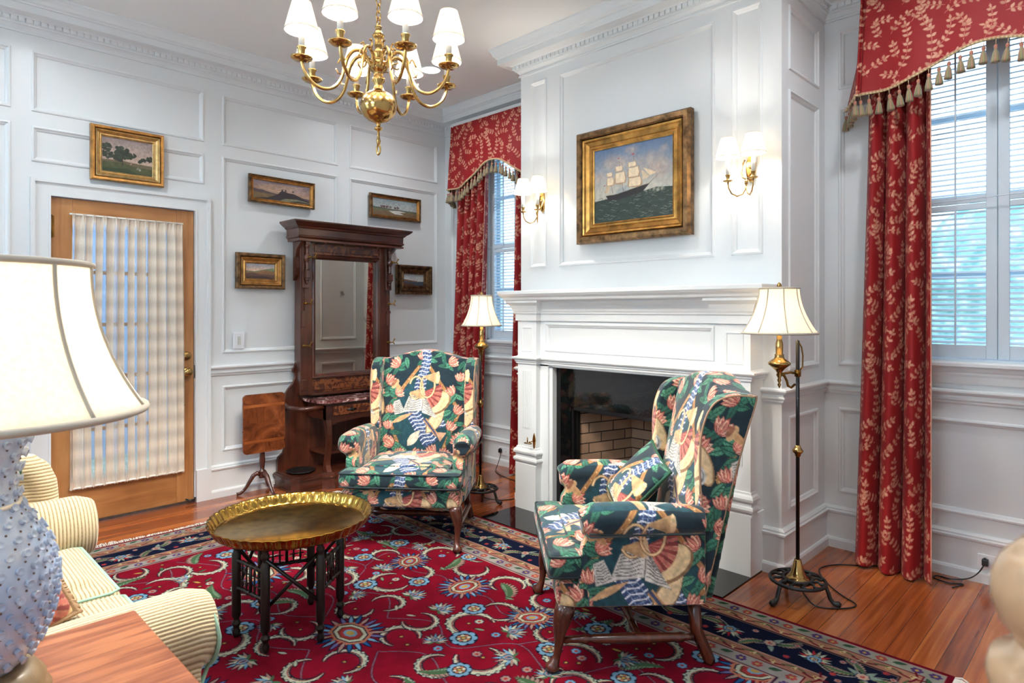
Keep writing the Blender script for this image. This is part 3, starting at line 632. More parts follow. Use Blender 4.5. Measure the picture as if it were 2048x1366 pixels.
    def smooth(seq,n=8):
        P_=np.array(seq,float); o=[]
        for i in range(len(P_)-1):
            p0=P_[max(i-1,0)];p1=P_[i];p2=P_[i+1];p3=P_[min(i+2,len(P_)-1)]
            for t in np.linspace(0,1,n,endpoint=False): o.append(.5*((2*p1)+(-p0+p2)*t+(2*p0-5*p1+4*p2-p3)*t*t+(-p0+3*p1-3*p2+p3)*t**3))
        o.append(P_[-1]); return o
    vinepts(smooth([(.0,.18),(.18,.30),(.38,.22),(.55,.42),(.8,.36),(.95,.6),(1.2,.55),(1.34,.8)])); vinepts(smooth([(.2,.0),(.36,.12),(.6,.05),(.8,.2),(1.05,.1),(1.3,.25)])); vinepts(smooth([(0,.5),(.15,.62),(.35,.56),(.5,.74),(.72,.7),(.9,.84)])); vinepts(smooth([(.55,.42),(.62,.6),(.48,.68)])); vinepts(smooth([(1.2,.55),(1.1,.35),(1.25,.3)]))
    for u,v,a,r in ((.30,.40,1.0,.10),(.52,.24,3.6,.095),(.76,.50,.4,.105),(1.02,.40,2.2,.10),(.40,.80,2.8,.095),(.17,.13,.6,.08),(.95,.78,5.2,.09),(1.22,.72,1.6,.085),(.72,.10,4.2,.085),(1.12,.16,1.2,.09),(.13,.78,.2,.085),(.66,.86,4.4,.085),(.12,.26,4.0,.075),(.44,.10,2.0,.075),(.30,.56,5.0,.08),(.88,.36,5.6,.08),(.60,.58,2.2,.075),(1.16,.30,3.2,.075),(1.30,.46,.8,.075),(.84,.88,.9,.075),(.22,.92,2.0,.07),(1.08,.56,4.6,.07)): four(cleaf,u,v,a,r)
    for u,v,a,s in ((.62,.66,.6,.22),(.88,.22,2.4,.2),(.24,.66,1.9,.2),(1.2,.42,1.2,.2),(1.05,.68,3.4,.18),(.42,.03,.4,.17),(1.34,.1,2,.18)): four(feather,u,v,a,s)
    for u,v,a,s in ((.46,.46,1.2,.085),(.60,.34,4.0,.085),(.90,.62,.3,.08),(.10,.38,1.57,.085),(.30,.20,2.4,.07),(1.3,.62,2.6,.08),(.56,.80,5.0,.075),(1.04,.28,.9,.07),(.78,.34,2.4,.07)): four(palmette,u,v,a,s)
    for u,v,a,s in ((.0,.0,0,.16),(.0,.62,1.57,.14),(.86,.0,0,.17),(1.3,.90,.8,.15),(.44,.62,.9,.12)): four(bigpalm,u,v,a,s)
    for u,v,r in ((.36,.30,.055),(.70,.74,.055),(1.12,.86,.05),(.66,.48,.05),(.98,.52,.045),(.2,.5,.05),(1.22,.02,.055),(.52,.14,.045),(.26,.88,.045)): four(rosette,u,v,None,r)
    rr=random.Random(9); used=[]
    for k in range(1600):
        u,v=rr.uniform(.03,sx-.04),rr.uniform(.03,sy-.04)
        X,Y=int((cxm+u)/px),int((cym+v)/px); n=int(.026/px); w=c.a[max(Y-n,0):Y+n,max(X-n,0):X+n]
        if np.abs(w-np.array((148,12,36))).max()>40: continue
        z=rr.random()
        if z<.42: four(flower,u,v,None,.021,[CREAM,LB,PINK][k%3])
        elif z<.8:
            a=rr.uniform(0,6.28); four(lambda x,y,a:(c.leaf(x,y,a,.05,.02,(24,30,34)),c.leaf(x,y,a,.046,.014,[SAGE,GRN,GOLD,CREAM][k%4])),u-.012,v-.012,a)
        else: four(lambda x,y:(c.disc(x,y,.011,NAVY,n=8),c.disc(x,y,.007,GOLD,n=8)),u,v)
    # borders from outside in
    def band(a,b,col):
        c.poly([(a,a),(W-a,a),(W-a,H-a),(a,H-a)],col) if False else None
        for r in ((a,W-a,a,b),(a,W-a,H-b,H-a),(a,b,a,H-a),(W-b,W-a,a,H-a)): c.poly([(r[0],r[2]),(r[1],r[2]),(r[1],r[3]),(r[0],r[3])],col)
    band(0,BW,NAVY)
    for a,b,col in ((0,.022,(134,12,34)),(.022,.026,PINK),(.026,.080,(176,160,150)),(.080,.085,(120,20,40)),(.085,.140,(196,128,104)),(.140,.146,(60,20,30)),(.146,.150,PINK),(.330,.335,PINK),(.335,.385,(186,118,100)),(.385,.390,(110,20,36)),(.390,.455,(180,158,156)),(.455,.461,(70,30,60)),(.461,BW,PINK)): band(a,b,col)
    def along(off,step,fn):
        for (ax,ay,bx,by) in ((off,off,W-off,off),(off,H-off,W-off,H-off),(off,off,off,H-off),(W-off,off,W-off,H-off)):
            L=math.hypot(bx-ax,by-ay); n=int(round(L/step)); a=math.atan2(by-ay,bx-ax)
            for k in range(n+1): fn(ax+(bx-ax)*k/n,ay+(by-ay)*k/n,a,k)
    def gfl(x,y,a,k):
        col=[(88,52,116),(196,70,66),(60,96,66)][k%3]
        if k%3==2: c.leaf(x-.022*math.cos(a),y-.022*math.sin(a),a+.4,.05,.022,(40,60,50)); c.leaf(x-.02*math.cos(a),y-.02*math.sin(a),a+.4,.044,.014,col)
        else:
            for j in range(6): c.disc(x+math.cos(j*1.047)*.014,y+math.sin(j*1.047)*.014,.008,col,n=6)
            c.disc(x,y,.007,GOLD,n=6)
    along(.053,.058,gfl); along(.422,.062,gfl)
    def scr(x,y,a,k):
        sg=1 if k%2 else -1; ca,sa=math.cos(a),math.sin(a); t=np.linspace(-1,1,9); u=t*.045; v=sg*.014*np.cos(t*1.57)
        c.line(np.stack([x+u*ca-v*sa,y+u*sa+v*ca],1),.008,[(122,16,36),(84,96,64)][k%2]); c.disc(x,y,.010,(228,190,120),n=7); c.disc(x,y,.005,(150,30,40),n=6); c.leaf(x-sa*v[0],y,a+1.2*sg,.022,.012,(230,196,150))
    along(.113,.078,scr); along(.36,.078,scr)
    def mainb(x,y,a,k):
        if k%2==0: palmette(x-.0*math.sin(a),y,a+(1.57 if k%4 else -1.57),.080,(196,180,150),(206,40,50),SAL); rosette(x+math.cos(a)*.0,y,.026,LB)
        else:
            for sg in (-1,1):
                feather(x+math.cos(a)*.02*sg,y+math.sin(a)*.02*sg,a+(.5 if sg>0 else PI+.5),.12,(186,140,112),.9*(1 if k%4==1 else -1)); c.leaf(x,y,a+sg*1.1,.07,.022,(150,160,150))
            flower(x,y,.026,(222,170,150))
        t=np.linspace(0,1,9); ca,sa=math.cos(a),math.sin(a); u=t*.17; v=.05*np.sin(t*PI)*(1 if k%2 else -1); c.line(np.stack([x+u*ca-v*sa,y+u*sa+v*ca],1),.005,(190,170,160))
        flower(x+ca*.085-sa*.055,y+sa*.085+ca*.055,.014,PINK); flower(x+ca*.085+sa*.055,y+sa*.085-ca*.055,.014,(200,60,60))
    along(.240,.17,mainb)
    n=fbm(c.H,c.W,60,5,3,.75)[...,None]; c.a*= (.84+.30*n)
    return c
RGX0,RGX1,RGY0,RGY1=.56,4.22,-3.83,-1.09
RUG=canvas_rug(RGX1-RGX0,RGY1-RGY0,.0028)
RUG.a=RUG.a*np.array((.68,.74,.72),np.float32)
rugm=attrmat('wool_rug',1.0,0,240,.25,.04)
nx,ny=1180,880
xs=np.linspace(0,RGX1-RGX0,nx); ys=np.linspace(0,RGY1-RGY0,ny); GX,GY=np.meshgrid(xs,ys,indexing='ij')
rz=.009+.0006*np.sin(GX*7)*np.sin(GY*5); rz[0]=rz[-1]=.001; rz[:,0]=rz[:,-1]=.001
me=gridmesh(np.stack([GX,GY,rz],-1),'rug'); setcol(me,RUG.sample(GX.ravel(),GY.ravel())); me.materials.append(rugm)
rug=thing('area_rug','large crimson floral wool rug with navy border and cream fringe','rug',(RGX0,RGY0,0)); obj('pile',me,None,rug)
fr=random.Random(2); mb=MB()
for side,xx in ((-1,0),(1,RGX1-RGX0)):
    y=.0
    while y<RGY1-RGY0:
        w=.9+.4*math.sin(y*3.1)+.3*math.sin(y*9); L=.045*w*fr.uniform(.7,1.3); dy=fr.uniform(-.02,.02)
        mb.tube([(xx-side*.004,y,.006),(xx+side*L*.4,y+dy*.3,.009+fr.uniform(0,.006)),(xx+side*L*.8,y+dy,.006+fr.uniform(0,.006)),(xx+side*L,y+dy*1.6,.002)],[.0022,.0030,.0026,.0014],4,cap=False); y+=.0062
mb.build('fringe',paint('cream_fringe',(206,196,186),.9),rug)['kind']='stuff'
# ============================================================ fireplace
man=thing('fireplace_mantel','white painted fireplace mantel with fluted legs and black stone surround','fireplace',(2.501,BY,0))
def LB(mb): # shift world->local
    return mb.xf(Matrix.Translation((-2.501,-BY,0)))
for sx in (-1,1):
    x0,x1=(MX0,1.861) if sx<0 else (3.141,MX1); mb=MB()
    mb.box(x0,x1,-.756,BY,.30,1.26)
    # plinth and its mouldings
    mb.box(x0-.012,x1+.008,-.770,BY,0,.308,b=.002)
    mb.sweep([(x0,BY),(x0,-.756),(x1,-.756),(x1,-.70)],[(0,.30),(.012,.30),(.012,.318),(.020,.324),(.024,.336),(.020,.348),(.010,.352),(.012,.372),(.022,.378),(.024,.39),(.018,.402),(.008,.41),(.006,.42),(0,.422)])
    F=lambda a,b,d:(a,-.756-d,b)
    # fluted panel
    fx0,fx1=x0+.04,x1-.04; n=7; w=(fx1-fx0)/n
    for i in range(n): mb.box(fx0+i*w+.0022,fx0+(i+1)*w-.0022,-.760,-.756,.545,.928,b=.0015)
    mb.rings(rectring(x0+.034,x1-.034,1.055,1.222,[(0,0),(.003,.004),(.008,.004),(.014,-.003),(.022,-.005),(.022,-.010)]),F)
    LB(mb).build('mantel_leg',white,man)
mb=MB(); x0,x1=1.861,3.141; F=lambda a,b,d:(a,-.716-d,b)
panel_wall(mb,F,x0,x1,.975,1.26,[(1.905,3.097,1.062,1.250)]) 
mb.box(x0,x1,-.716,BY,.965,.98); mb.box(1.861,1.93,-.716,BY,0,.98); mb.box(3.072,3.141,-.716,BY,0,.98)
mb.box(1.861,1.955,-.70,BY,0,.98); mb.box(3.047,3.141,-.70,BY,0,.98); mb.box(1.93,3.07,-.70,BY,.958,.975)
LB(mb).build('frieze_board',white,man)
brk=[(MX0,BY),(MX0,-.756),(1.861,-.756),(1.861,-.716),(3.141,-.716),(3.141,-.756),(MX1,-.756),(MX1,BY)]
mb=MB(); mb.sweep(brk,[(0,.975),(.008,.975),(.010,.985),(.016,.992),(.016,.999),(.026,1.004),(.032,1.012),(.032,1.019),(.006,1.024),(0,1.03)]); LB(mb).build('architrave_moulding',white,man)
mb=MB(); mb.sweep(brk,[(0,1.262),(.012,1.262),(.012,1.306),(.020,1.309),(.022,1.319),(.026,1.325),(.030,1.34),(.040,1.362),(.056,1.378),(.060,1.381),(.060,1.396),(0,1.396)])
st=[(MX0,BY),(MX0,-.756),(MX1,-.756),(MX1,BY)]
mb.sweep(st,[(0,1.396),(.064,1.396),(.070,1.402),(.074,1.413),(.082,1.421),(.090,1.426),(.096,1.434),(.100,1.438),(.100,1.456),(.097,1.460),(0,1.460)])
mb.box(MX0,MX1,-.756,BY,1.40,1.4599); LB(mb).build('mantel_shelf',white,man)
mb=MB(); mb.box(1.94,2.078,-.66,-.60,0,.711); mb.box(2.924,3.06,-.66,-.60,0,.711); mb.box(1.94,3.06,-.66,-.60,.712,.965); LB(mb).build('stone_surround',granite,man)
mb=MB()
for a in (0,1):
    k=.012*a
    mb.box(2.078+k,2.094+k,-.655+.03*a,-.60,0,.712-k); mb.box(2.908-k,2.924-k,-.655+.03*a,-.60,0,.712-k); mb.box(2.078,2.924,-.655+.03*a,-.60,.69-k,.712-k)
mb.box(2.078,2.924,-.655,-.60,0,.02); LB(mb).build('firebox_frame',blackp,man)
# firebox with brick liner (own UVs in metres)
def uvquads(name,quads,mat,parent):
    me=bpy.data.meshes.new(name); vs=[];fs=[];uvs=[]
    for q,uv in quads: k=len(vs); vs+=q; fs.append((k,k+1,k+2,k+3)); uvs+=uv
    me.from_pydata(vs,[],fs); l=me.uv_layers.new(name='UVMap')
    for i,u in enumerate(uvs): l.data[i].uv=u
    return obj(name,me,mat,parent)
zt=.73; A=(2.09,-.62);B=(2.215,-.18);C_=(2.787,-.18);D_=(2.912,-.62); q=[]
for p1,p2 in ((A,B),(B,C_),(C_,D_)):
    L=math.hypot(p2[0]-p1[0],p2[1]-p1[1]); q.append(([(p1[0]-2.501,p1[1]-BY,.0),(p2[0]-2.501,p2[1]-BY,.0),(p2[0]-2.501,p2[1]-BY,zt),(p1[0]-2.501,p1[1]-BY,zt)],[(0,0),(L,0),(L,zt),(0,zt)]))
q.append(([(x-2.501,y-BY,.004) for x,y in (A,B,C_,D_)],[(0,0),(0,.44),(.57,.44),(.8,0)])); uvquads('firebox_liner',q,brickm,man)
mb=MB(); mb.box(2.0,3.0,-.62,-.15,zt,zt+.02); mb.box(1.94,2.09,-.6,-.58,0,.97); mb.box(2.91,3.06,-.6,-.58,0,.97); mb.box(1.94,3.06,-.6,-.58,.73,.97); LB(mb).build('firebox_lintel',blackp,man)
# brass tool hook on the left leg
def hook_plate(x,z):
    mb=MB(); y=-.756
    mb.prism([(0,.052),(.007,.034),(.013,.006),(.009,-.02),(.004,-.05),(0,-.06),(-.004,-.05),(-.009,-.02),(-.013,.006),(-.007,.034)],lambda a,b:(x+a,y,z+b),lambda a,b:(x+a,y-.006,z+b))
    mb.tube([(x,y-.003,z),(x,y-.05,z)],.004,8); mb.tube([(x+.03*math.cos(t),y-.05-.012+.03*math.sin(t)*.5,z-.006) for t in np.linspace(0,2*PI,17)[:-1]],.003,6,closed=True); mb.tube([(x-.012,y-.055,z-.006),(x-.012,y-.055,z+.03)],.004,8)
    LB(mb).build('tool_hook',brass,man)
hook_plate(1.846,.47)
hth=MB(); 
for a,b in ((1.672,2.22),(2.222,2.77),(2.772,3.318)): hth.box(a,b,-1.075,BY-.001,0.0,.006,b=.001)
h=hth.build('hearth',granite); h.location=(0,0,0); h['kind']='structure'
# logs
lw=wood('charred_log',[(.3,(40,30,24)),(.5,(96,74,56)),(.7,(140,116,92))],0,3,.9,coat=0)
logs=[((2.36,-.42,.106),(2.80,-.418,.106),.040),((2.34,-.315,.106),(2.78,-.317,.106),.040),((2.40,-.44,.205),(2.68,-.29,.36),.030)]
for i,(a,b,r) in enumerate(logs):
    mb=MB(); pts=[tuple(Vector(a).lerp(Vector(b),t)+Vector((0,0,.006*math.sin(9*t)))) for t in np.linspace(0,1,8)]; mb.tube(pts,[r*(1+.12*math.sin(5*k+i)) for k in range(8)],12)
    o=mb.build('fire_log',lw); tag(o,['split log lying at the front of the firebox grate','split log lying at the back of the firebox grate','thin log leaning diagonally across the other firewood'][i],'log',group='logs in the fireplace',kind='thing')
gr=thing('fire_grate','black iron grate holding the logs in the firebox','grate',(2.57,-.37,.002)); mb=MB()
for i in range(6): x=-.22+i*.088; mb.tube([(x,-.13,.09),(x,-.10,.045),(x,.12,.045),(x,.14,.08)],.006,8)
mb.tube([(-.24,-.08,.037),(.24,-.08,.037)],.007,8); mb.tube([(-.24,.1,.037),(.24,.1,.037)],.007,8); mb.build('grate_bars',iron,gr)
for x in (-.2,.2):
    for y in (-.08,.1): MB().tube([(x,y,.04),(x,y,.006)],.007,8).build('grate_foot',iron,gr)
# ============================================================ hall tree
HY=-1.118
ht=thing('hall_tree','tall dark walnut hall tree with mirror, marble shelf and brass hooks','hall tree',(0.0,HY,0))
mb=MB(); hw=.565
pl=[(.036,-hw),(.30,-hw),(.335,-hw+.05),(.335,-.34),(.40,-.27),(.40,.27),(.335,.34),(.335,hw-.05),(.30,hw),(.036,hw)]
def pz(poly,z0,z1,mb,mi=0): mb.prism(poly,lambda a,b:(a,b,z0),lambda a,b:(a,b,z1),mi)
def inset(poly,d):
    P_=[Vector(p) for p in poly]; o=[]; n=len(P_)
    for i in range(n):
        a=(P_[i]-P_[i-1]).normalized(); b=(P_[(i+1)%n]-P_[i]).normalized(); na=Vector((-a.y,a.x)); nb=Vector((-b.y,b.x)); m=na+nb; m=m/(m.length_squared/2); o.append(tuple(P_[i]+m*d))
    return o
pz(pl,0,.085,mb); pz(inset(pl,-.008),.0,.018,mb); pz(inset(pl,-.012),.085,.098,mb); pz(inset(pl,-.006),.098,.108,mb); pz(inset(pl,.012),.108,.118,mb)
mb.build('plinth',walnuth,ht)
# back board silhouette (y,z)
half=[(.0,.11),(.555,.11),(.555,.20),(.545,.225),(.53,.235),(.51,.25),(.50,.28),(.50,.62),(.512,.625),(.512,.655),(.495,.66),(.49,.70),(.465,.735),(.43,.77),(.415,.81),(.418,.845),(.432,.86),(.43,.88),(.415,.90),(.407,.92),(.407,1.90),(0,1.90)]
poly=[(-a,b) for a,b in half[::-1]]+half[1:-1]; poly=[(a,b) for a,b in poly]
mb=MB(); mb.prism([(a,b) for a,b in half[1:-1]]+[(-a,b) for a,b in half[1:-1]][::-1],lambda a,b:(.036,a,b),lambda a,b:(.062,a,b)); mb.build('back_board',walnut,ht)
# uprights
for s in (-1,1):
    mb=MB()
    a,b=sorted((s*.307,s*.407)); mb.box(.06,.13,a,b,.68,1.86,b=.004); a,b=sorted((s*.365,s*.40)); mb.box(.13,.142,a,b,1.20,1.32,b=.003); mb.box(.13,.15,a,b,1.305,1.325); mb.box(.13,.146,a,b,.72,.80,b=.004)
    for k in (0,1,2): y=s*(.372+.011*k); mb.box(.13,.138,y-.0035,y+.0035,1.33,1.56,b=.002)
    mb.prism([(.06,1.56),(.10,1.60),(.115,1.66),(.10,1.74),(.12,1.80),(.20,1.86),(.06,1.86)],lambda a,b:(a,s*.407,b),lambda a,b:(a,s*.432,b)); mb.build('upright',walnut,ht)
pass
mb=MB(); F=lambda a,b,d:(.10+d,a,b)
mb.rings([(-.307,.307,.80,1.765,-.02),(-.307,.307,.80,1.765,.03),(-.300,.300,.807,1.758,.036),(-.285,.285,.822,1.743,.030),(-.279,.279,.829,1.736,.016),(-.273,.273,.815+.02,1.73,.012),(-.273,.273,.815+.02,1.73,-.03)],F,fill=False); mb.build('mirror_frame',walnut,ht)
t=NT('old_mirror'); P(t,Metallic=1,Roughness=.03); v=t.coord('Object'); n=t.n('ShaderNodeTexNoise'); n.inputs['Scale'].default_value=5; n.inputs['Detail'].default_value=6; t.l(v,n.inputs['Vector']); t.l(t.ramp(n.outputs[0],[(.28,(120,112,100)),(.34,(206,198,184)),(.7,(212,206,194))]),t.b.inputs['Base Color'])
n2=t.n('ShaderNodeTexNoise'); n2.inputs['Scale'].default_value=9; n2.inputs['Detail'].default_value=8; t.l(v,n2.inputs['Vector']); t.l(t.ramp(n2.outputs[0],[(.25,(150,150,150)),(.31,(12,12,12))]),t.b.inputs['Roughness'])
mb=MB(); mb.box(.088,.094,-.275,.275,.83,1.735); mb.build('mirror',t.m,ht)
mb=MB(); mb.box(.06,.125,-.307,.307,1.765,1.865,b=.003); mb.box(.125,.132,-.29,.29,1.785,1.85,b=.003); mb.build('burl_panel',burl,ht); mb=MB(); mb.box(.06,.125,-.307,.307,.69,.80,b=.003); mb.box(.125,.132,-.29,.29,.71,.785,b=.003); mb.build('burl_panel',burl,ht)
mb=MB(); mb.box(.06,.15,-.32,.32,.672,.690,b=.004); mb.box(.06,.14,-.31,.31,.80,.812,b=.003); mb.build('ledge_moulding',walnuth,ht)
mb=MB(); path=[(.036,-.455),(.215,-.455),(.215,.455),(.036,.455)]
cp=[(-.02,1.865),(.006,1.865),(.010,1.875),(.020,1.883),(.024,1.893),(.016,1.897),(.018,1.945),(.028,1.95),(.034,1.96),(.052,1.972),(.070,1.988),(.074,1.994),(.074,2.003),(-.02,2.006)]
mb.sweep(path[::-1],[(-p,z) for p,z in cp]) if False else mb.sweep([(.036,.455),(.215,.455),(.215,-.455),(.036,-.455)],[(-p,z) for p,z in cp])
mb.box(.036,.215,-.455,.455,1.866,2.004); mb.box(.05,.24,-.47,.47,1.853,1.868)
for y in (-.24,-.08,.08,.24): mb.lathe([(0,0),(.014,.004),(.016,.014),(.012,.02)],12,(.205,y,1.842))
mb.build('cornice',walnuth,ht)
for s in (-1,1):
    mb=MB(); y=s*.375; X=.175
    mb.lathe([(0,1.525),(.006,1.53),(.010,1.545),(.006,1.555),(.016,1.562),(.018,1.575)],14,(X,y,0)); mb.box(X-.02,X+.02,y-.02,y+.02,1.575,1.635,b=.005)
    mb.lathe([(.010,1.635),(.016,1.642),(.009,1.655),(.013,1.69),(.010,1.70),(.022,1.712),(.026,1.73),(.022,1.748),(.010,1.76),(.013,1.79),(.009,1.805),(.018,1.815),(.02,1.828),(.014,1.835)],14,(X,y,0)); mb.box(X-.018,X+.018,y-.018,y+.018,1.833,1.86)
    mb.box(.12,X,y-.008,y+.008,1.59,1.62); mb.box(.12,X,y-.006,y+.006,1.72,1.74); mb.box(.12,.16,y-.028,y+.028,1.50,1.86,b=.004); mb.build('turned_drop',walnut,ht)
# coat hooks
def coat_hook(x,y,z,s):
    mb=MB(); k0=0; mb.lathe([(0,0),(.011,.002),(.012,.006),(.006,.009),(.005,.018),(.009,.024),(.010,.030),(.006,.036),(0,.038)],14,(x,y,z),M=Matrix.Rotation(PI/2,4,'Y'))
    mb.tube([(x+.010,y,z),(x+.02,y+s*.02,z-.003),(x+.025,y+s*.036,z),(x+.028,y+s*.045,z+.014),(x+.03,y+s*.048,z+.034)],[.005,.0045,.004,.004,.0028],8); mb.tube([(x+.025,y+s*.036,z),(x+.027,y+s*.048,z-.010),(x+.028,y+s*.05,z-.018)],[.005,.0045,.003],8)
    mb.tube([(x+.03,y+s*.048,z+.02),(x+.032,y+s*.058,z+.026)],.0035,8); mb.build('coat_hook',brassd if s>0 else brass,ht)
for s in (-1,1):
    coat_hook(.195,s*.375,1.735,1); coat_hook(.142,s*.382,1.385,1); coat_hook(.132,s*.382,1.06,1)
# marble shelf and drawer box
t=NT('red_marble'); v=t.coord('Object'); n=t.n('ShaderNodeTexNoise'); n.inputs['Scale'].default_value=14; n.inputs['Detail'].default_value=8; n.inputs['Distortion'].default_value=2; t.l(v,n.inputs['Vector']); t.l(t.ramp(n.outputs[0],[(.36,(70,34,36)),(.48,(122,72,70)),(.58,(160,120,114)),(.68,(214,196,188))]),t.b.inputs['Base Color']); P(t,Roughness=.15); marb=t.m
mb=MB(); pz([(.06,-.36),(.30,-.36),(.375,-.31),(.375,.31),(.30,.36),(.06,.36)],.632,.652,mb); mb.build('marble_shelf',marb,ht)
mb=MB(); mb.box(.06,.345,-.31,.31,.505,.622); mb.box(.06,.355,-.325,.325,.618,.632,b=.003)
mb.prism([(-.30,.505),(.30,.505),(.30,.455),(.26,.468),(.24,.462),(.22,.478),(.0,.495),(-.22,.478),(-.24,.462),(-.26,.468),(-.30,.455)],lambda a,b:(.325,a,b),lambda a,b:(.343,a,b)); mb.build('drawer_box',walnuth,ht)
d=MB(); d.box(.345,.353,-.255,.255,.535,.605,b=.003); d=d.build('drawer',burl,ht)
mb=MB(); mb.lathe([(0,0),(.016,.001),(.016,.004),(.007,.006),(.006,.014),(.012,.020),(.006,.026),(0,.027)],12,(.352,-.10,.57),M=Matrix.Rotation(PI/2,4,'Y')); mb.tube([(.358,-.14,.57),(.358,-.06,.57)],.006,8); mb.build('drawer_pull',blackp,d)
for s in (-1,1):
    mb=MB(); y=s*.29; pr=[(.315,.62,.022),(.318,.52,.022),(.335,.46,.020),(.345,.40,.017),(.345,.33,.014),(.335,.26,.013),(.322,.20,.014),(.318,.165,.017),(.325,.135,.024),(.340,.118,.02)]
    poly=[(x+w,z) for x,z,w in pr]+[(x-w,z) for x,z,w in pr][::-1]; mb.prism(poly,lambda a,b:(a,y-.02,b),lambda a,b:(a,y+.02,b)); mb.build('leg',walnut,ht)
mb=MB(); mb.box(.06,.30,-.30,.30,.235,.255,b=.003); mb.build('lower_shelf',walnuth,ht)
for s in (-1,1):
    mb=MB(); pts=[(.06,s*.50,.60),(.20,s*.50,.60),(.26,s*.49,.60),(.30,s*.46,.60),(.31,s*.42,.60),(.31,s*.31,.60)]; mb.tube(pts,.018,10); mb.lathe([(0,0),(.03,.004),(.03,.012),(.02,.018)],14,(.062,s*.50,.60),M=Matrix.Rotation(PI/2,4,'Y')); mb.build('umbrella_rail',walnut,ht)
    mb=MB(); cx_,cy_=.20,s*.44
    for k in range(1): mb.lathe([(.0,.1185),(.045,.119),(.085,.122),(.10,.129),(.104,.134),(.098,.134),(.085,.126),(.04,.121),(0,.1205)],28,(cx_,cy_,0),flute=lambda i,j:1+.05*(j%2)); 
    mb.build('drip_pan',iron,ht)
# ============================================================ tilt-top table
tt=thing('tilt_top_table','small mahogany tripod table with inlaid rectangular top tilted upright','table',(.17,-1.826,0))
t=NT('parquetry'); v=t.coord('Object'); n=t.n('ShaderNodeTexNoise'); n.inputs['Scale'].default_value=5; n.inputs['Detail'].default_value=7; n.inputs['Distortion'].default_value=2.5; t.l(v,n.inputs['Vector'])
col=t.ramp(n.outputs[0],[(.3,(62,26,14)),(.5,(112,56,28)),(.7,(150,84,44))]); t.l(col,t.b.inputs['Base Color']); P(t,Roughness=.25); t.b.inputs['Coat Weight'].default_value=.4; parq=t.m
dark=wood('parquetry_dark',[(.3,(46,18,10)),(.5,(84,36,18)),(.7,(110,56,28))],2,1.2,.25,coat=.4,burl=.7); ban=wood('parquetry_band',[(.3,(96,46,20)),(.5,(140,74,34)),(.7,(168,98,50))],1,1,.25,coat=.4)
def rrect(w,h,r,n=5):
    o=[]
    for cx_,cy_,a in ((w-r,h-r,0),(-w+r,h-r,PI/2),(-w+r,-h+r,PI),(w-r,-h+r,1.5*PI)):
        for k in range(n+1): q=a+PI/2*k/n; o.append((cx_+r*math.cos(q),cy_+r*math.sin(q)))
    return o
tz=.517; tp=bpy.data.objects.new('table_top',None)
mb=MB(); mb.prism(rrect(.155,.212,.03),lambda a,b:(-.008,a,b+tz),lambda a,b:(.008,a,b+tz)); 
mb.box(.008,.0088,-.003,.152,-.115+tz,.115+tz,1); mb.box(.008,.0088,-.150,-.004,-.115+tz,.003+tz,1); mb.box(.008,.0092,-.15,.15,.118+tz,.138+tz,2); mb.box(.008,.0092,-.15,.15,-.138+tz,-.118+tz,2); mb.box(.008,.0088,.004,.148,-.20+tz,-.142+tz,3)
mb.box(.008,.0088,-.148,-.002,.142+tz,.196+tz,1); mb.box(.008,.0088,-.150,-.004,.006+tz,.114+tz,3); mb.build('table_top',[parq,parq,ban,dark],tt)
mb=MB(); mb.lathe([(.024,.115),(.022,.13),(.016,.15),(.024,.158),(.024,.165),(.014,.172),(.017,.20),(.021,.24),(.018,.29),(.012,.33),(.014,.36),(.014,.50),(0,.505)],20,(-.03,0,0)); mb.box(-.04,-.008,-.05,.05,.44,.46); mb.build('pedestal',maho,tt)
for a in (math.radians(8),math.radians(138),math.radians(250)):
    mb=MB(); d=Vector((math.cos(a),math.sin(a),0)); mb.tube([tuple(Vector((-.03,0,0))+d*r+Vector((0,0,z))) for r,z in ((.012,.135),(.035,.15),(.06,.135),(.082,.10),(.105,.06),(.128,.03),(.15,.016),(.172,.013))],[.014,.017,.016,.014,.012,.011,.011,.013],10); mb.build('leg',maho,tt)
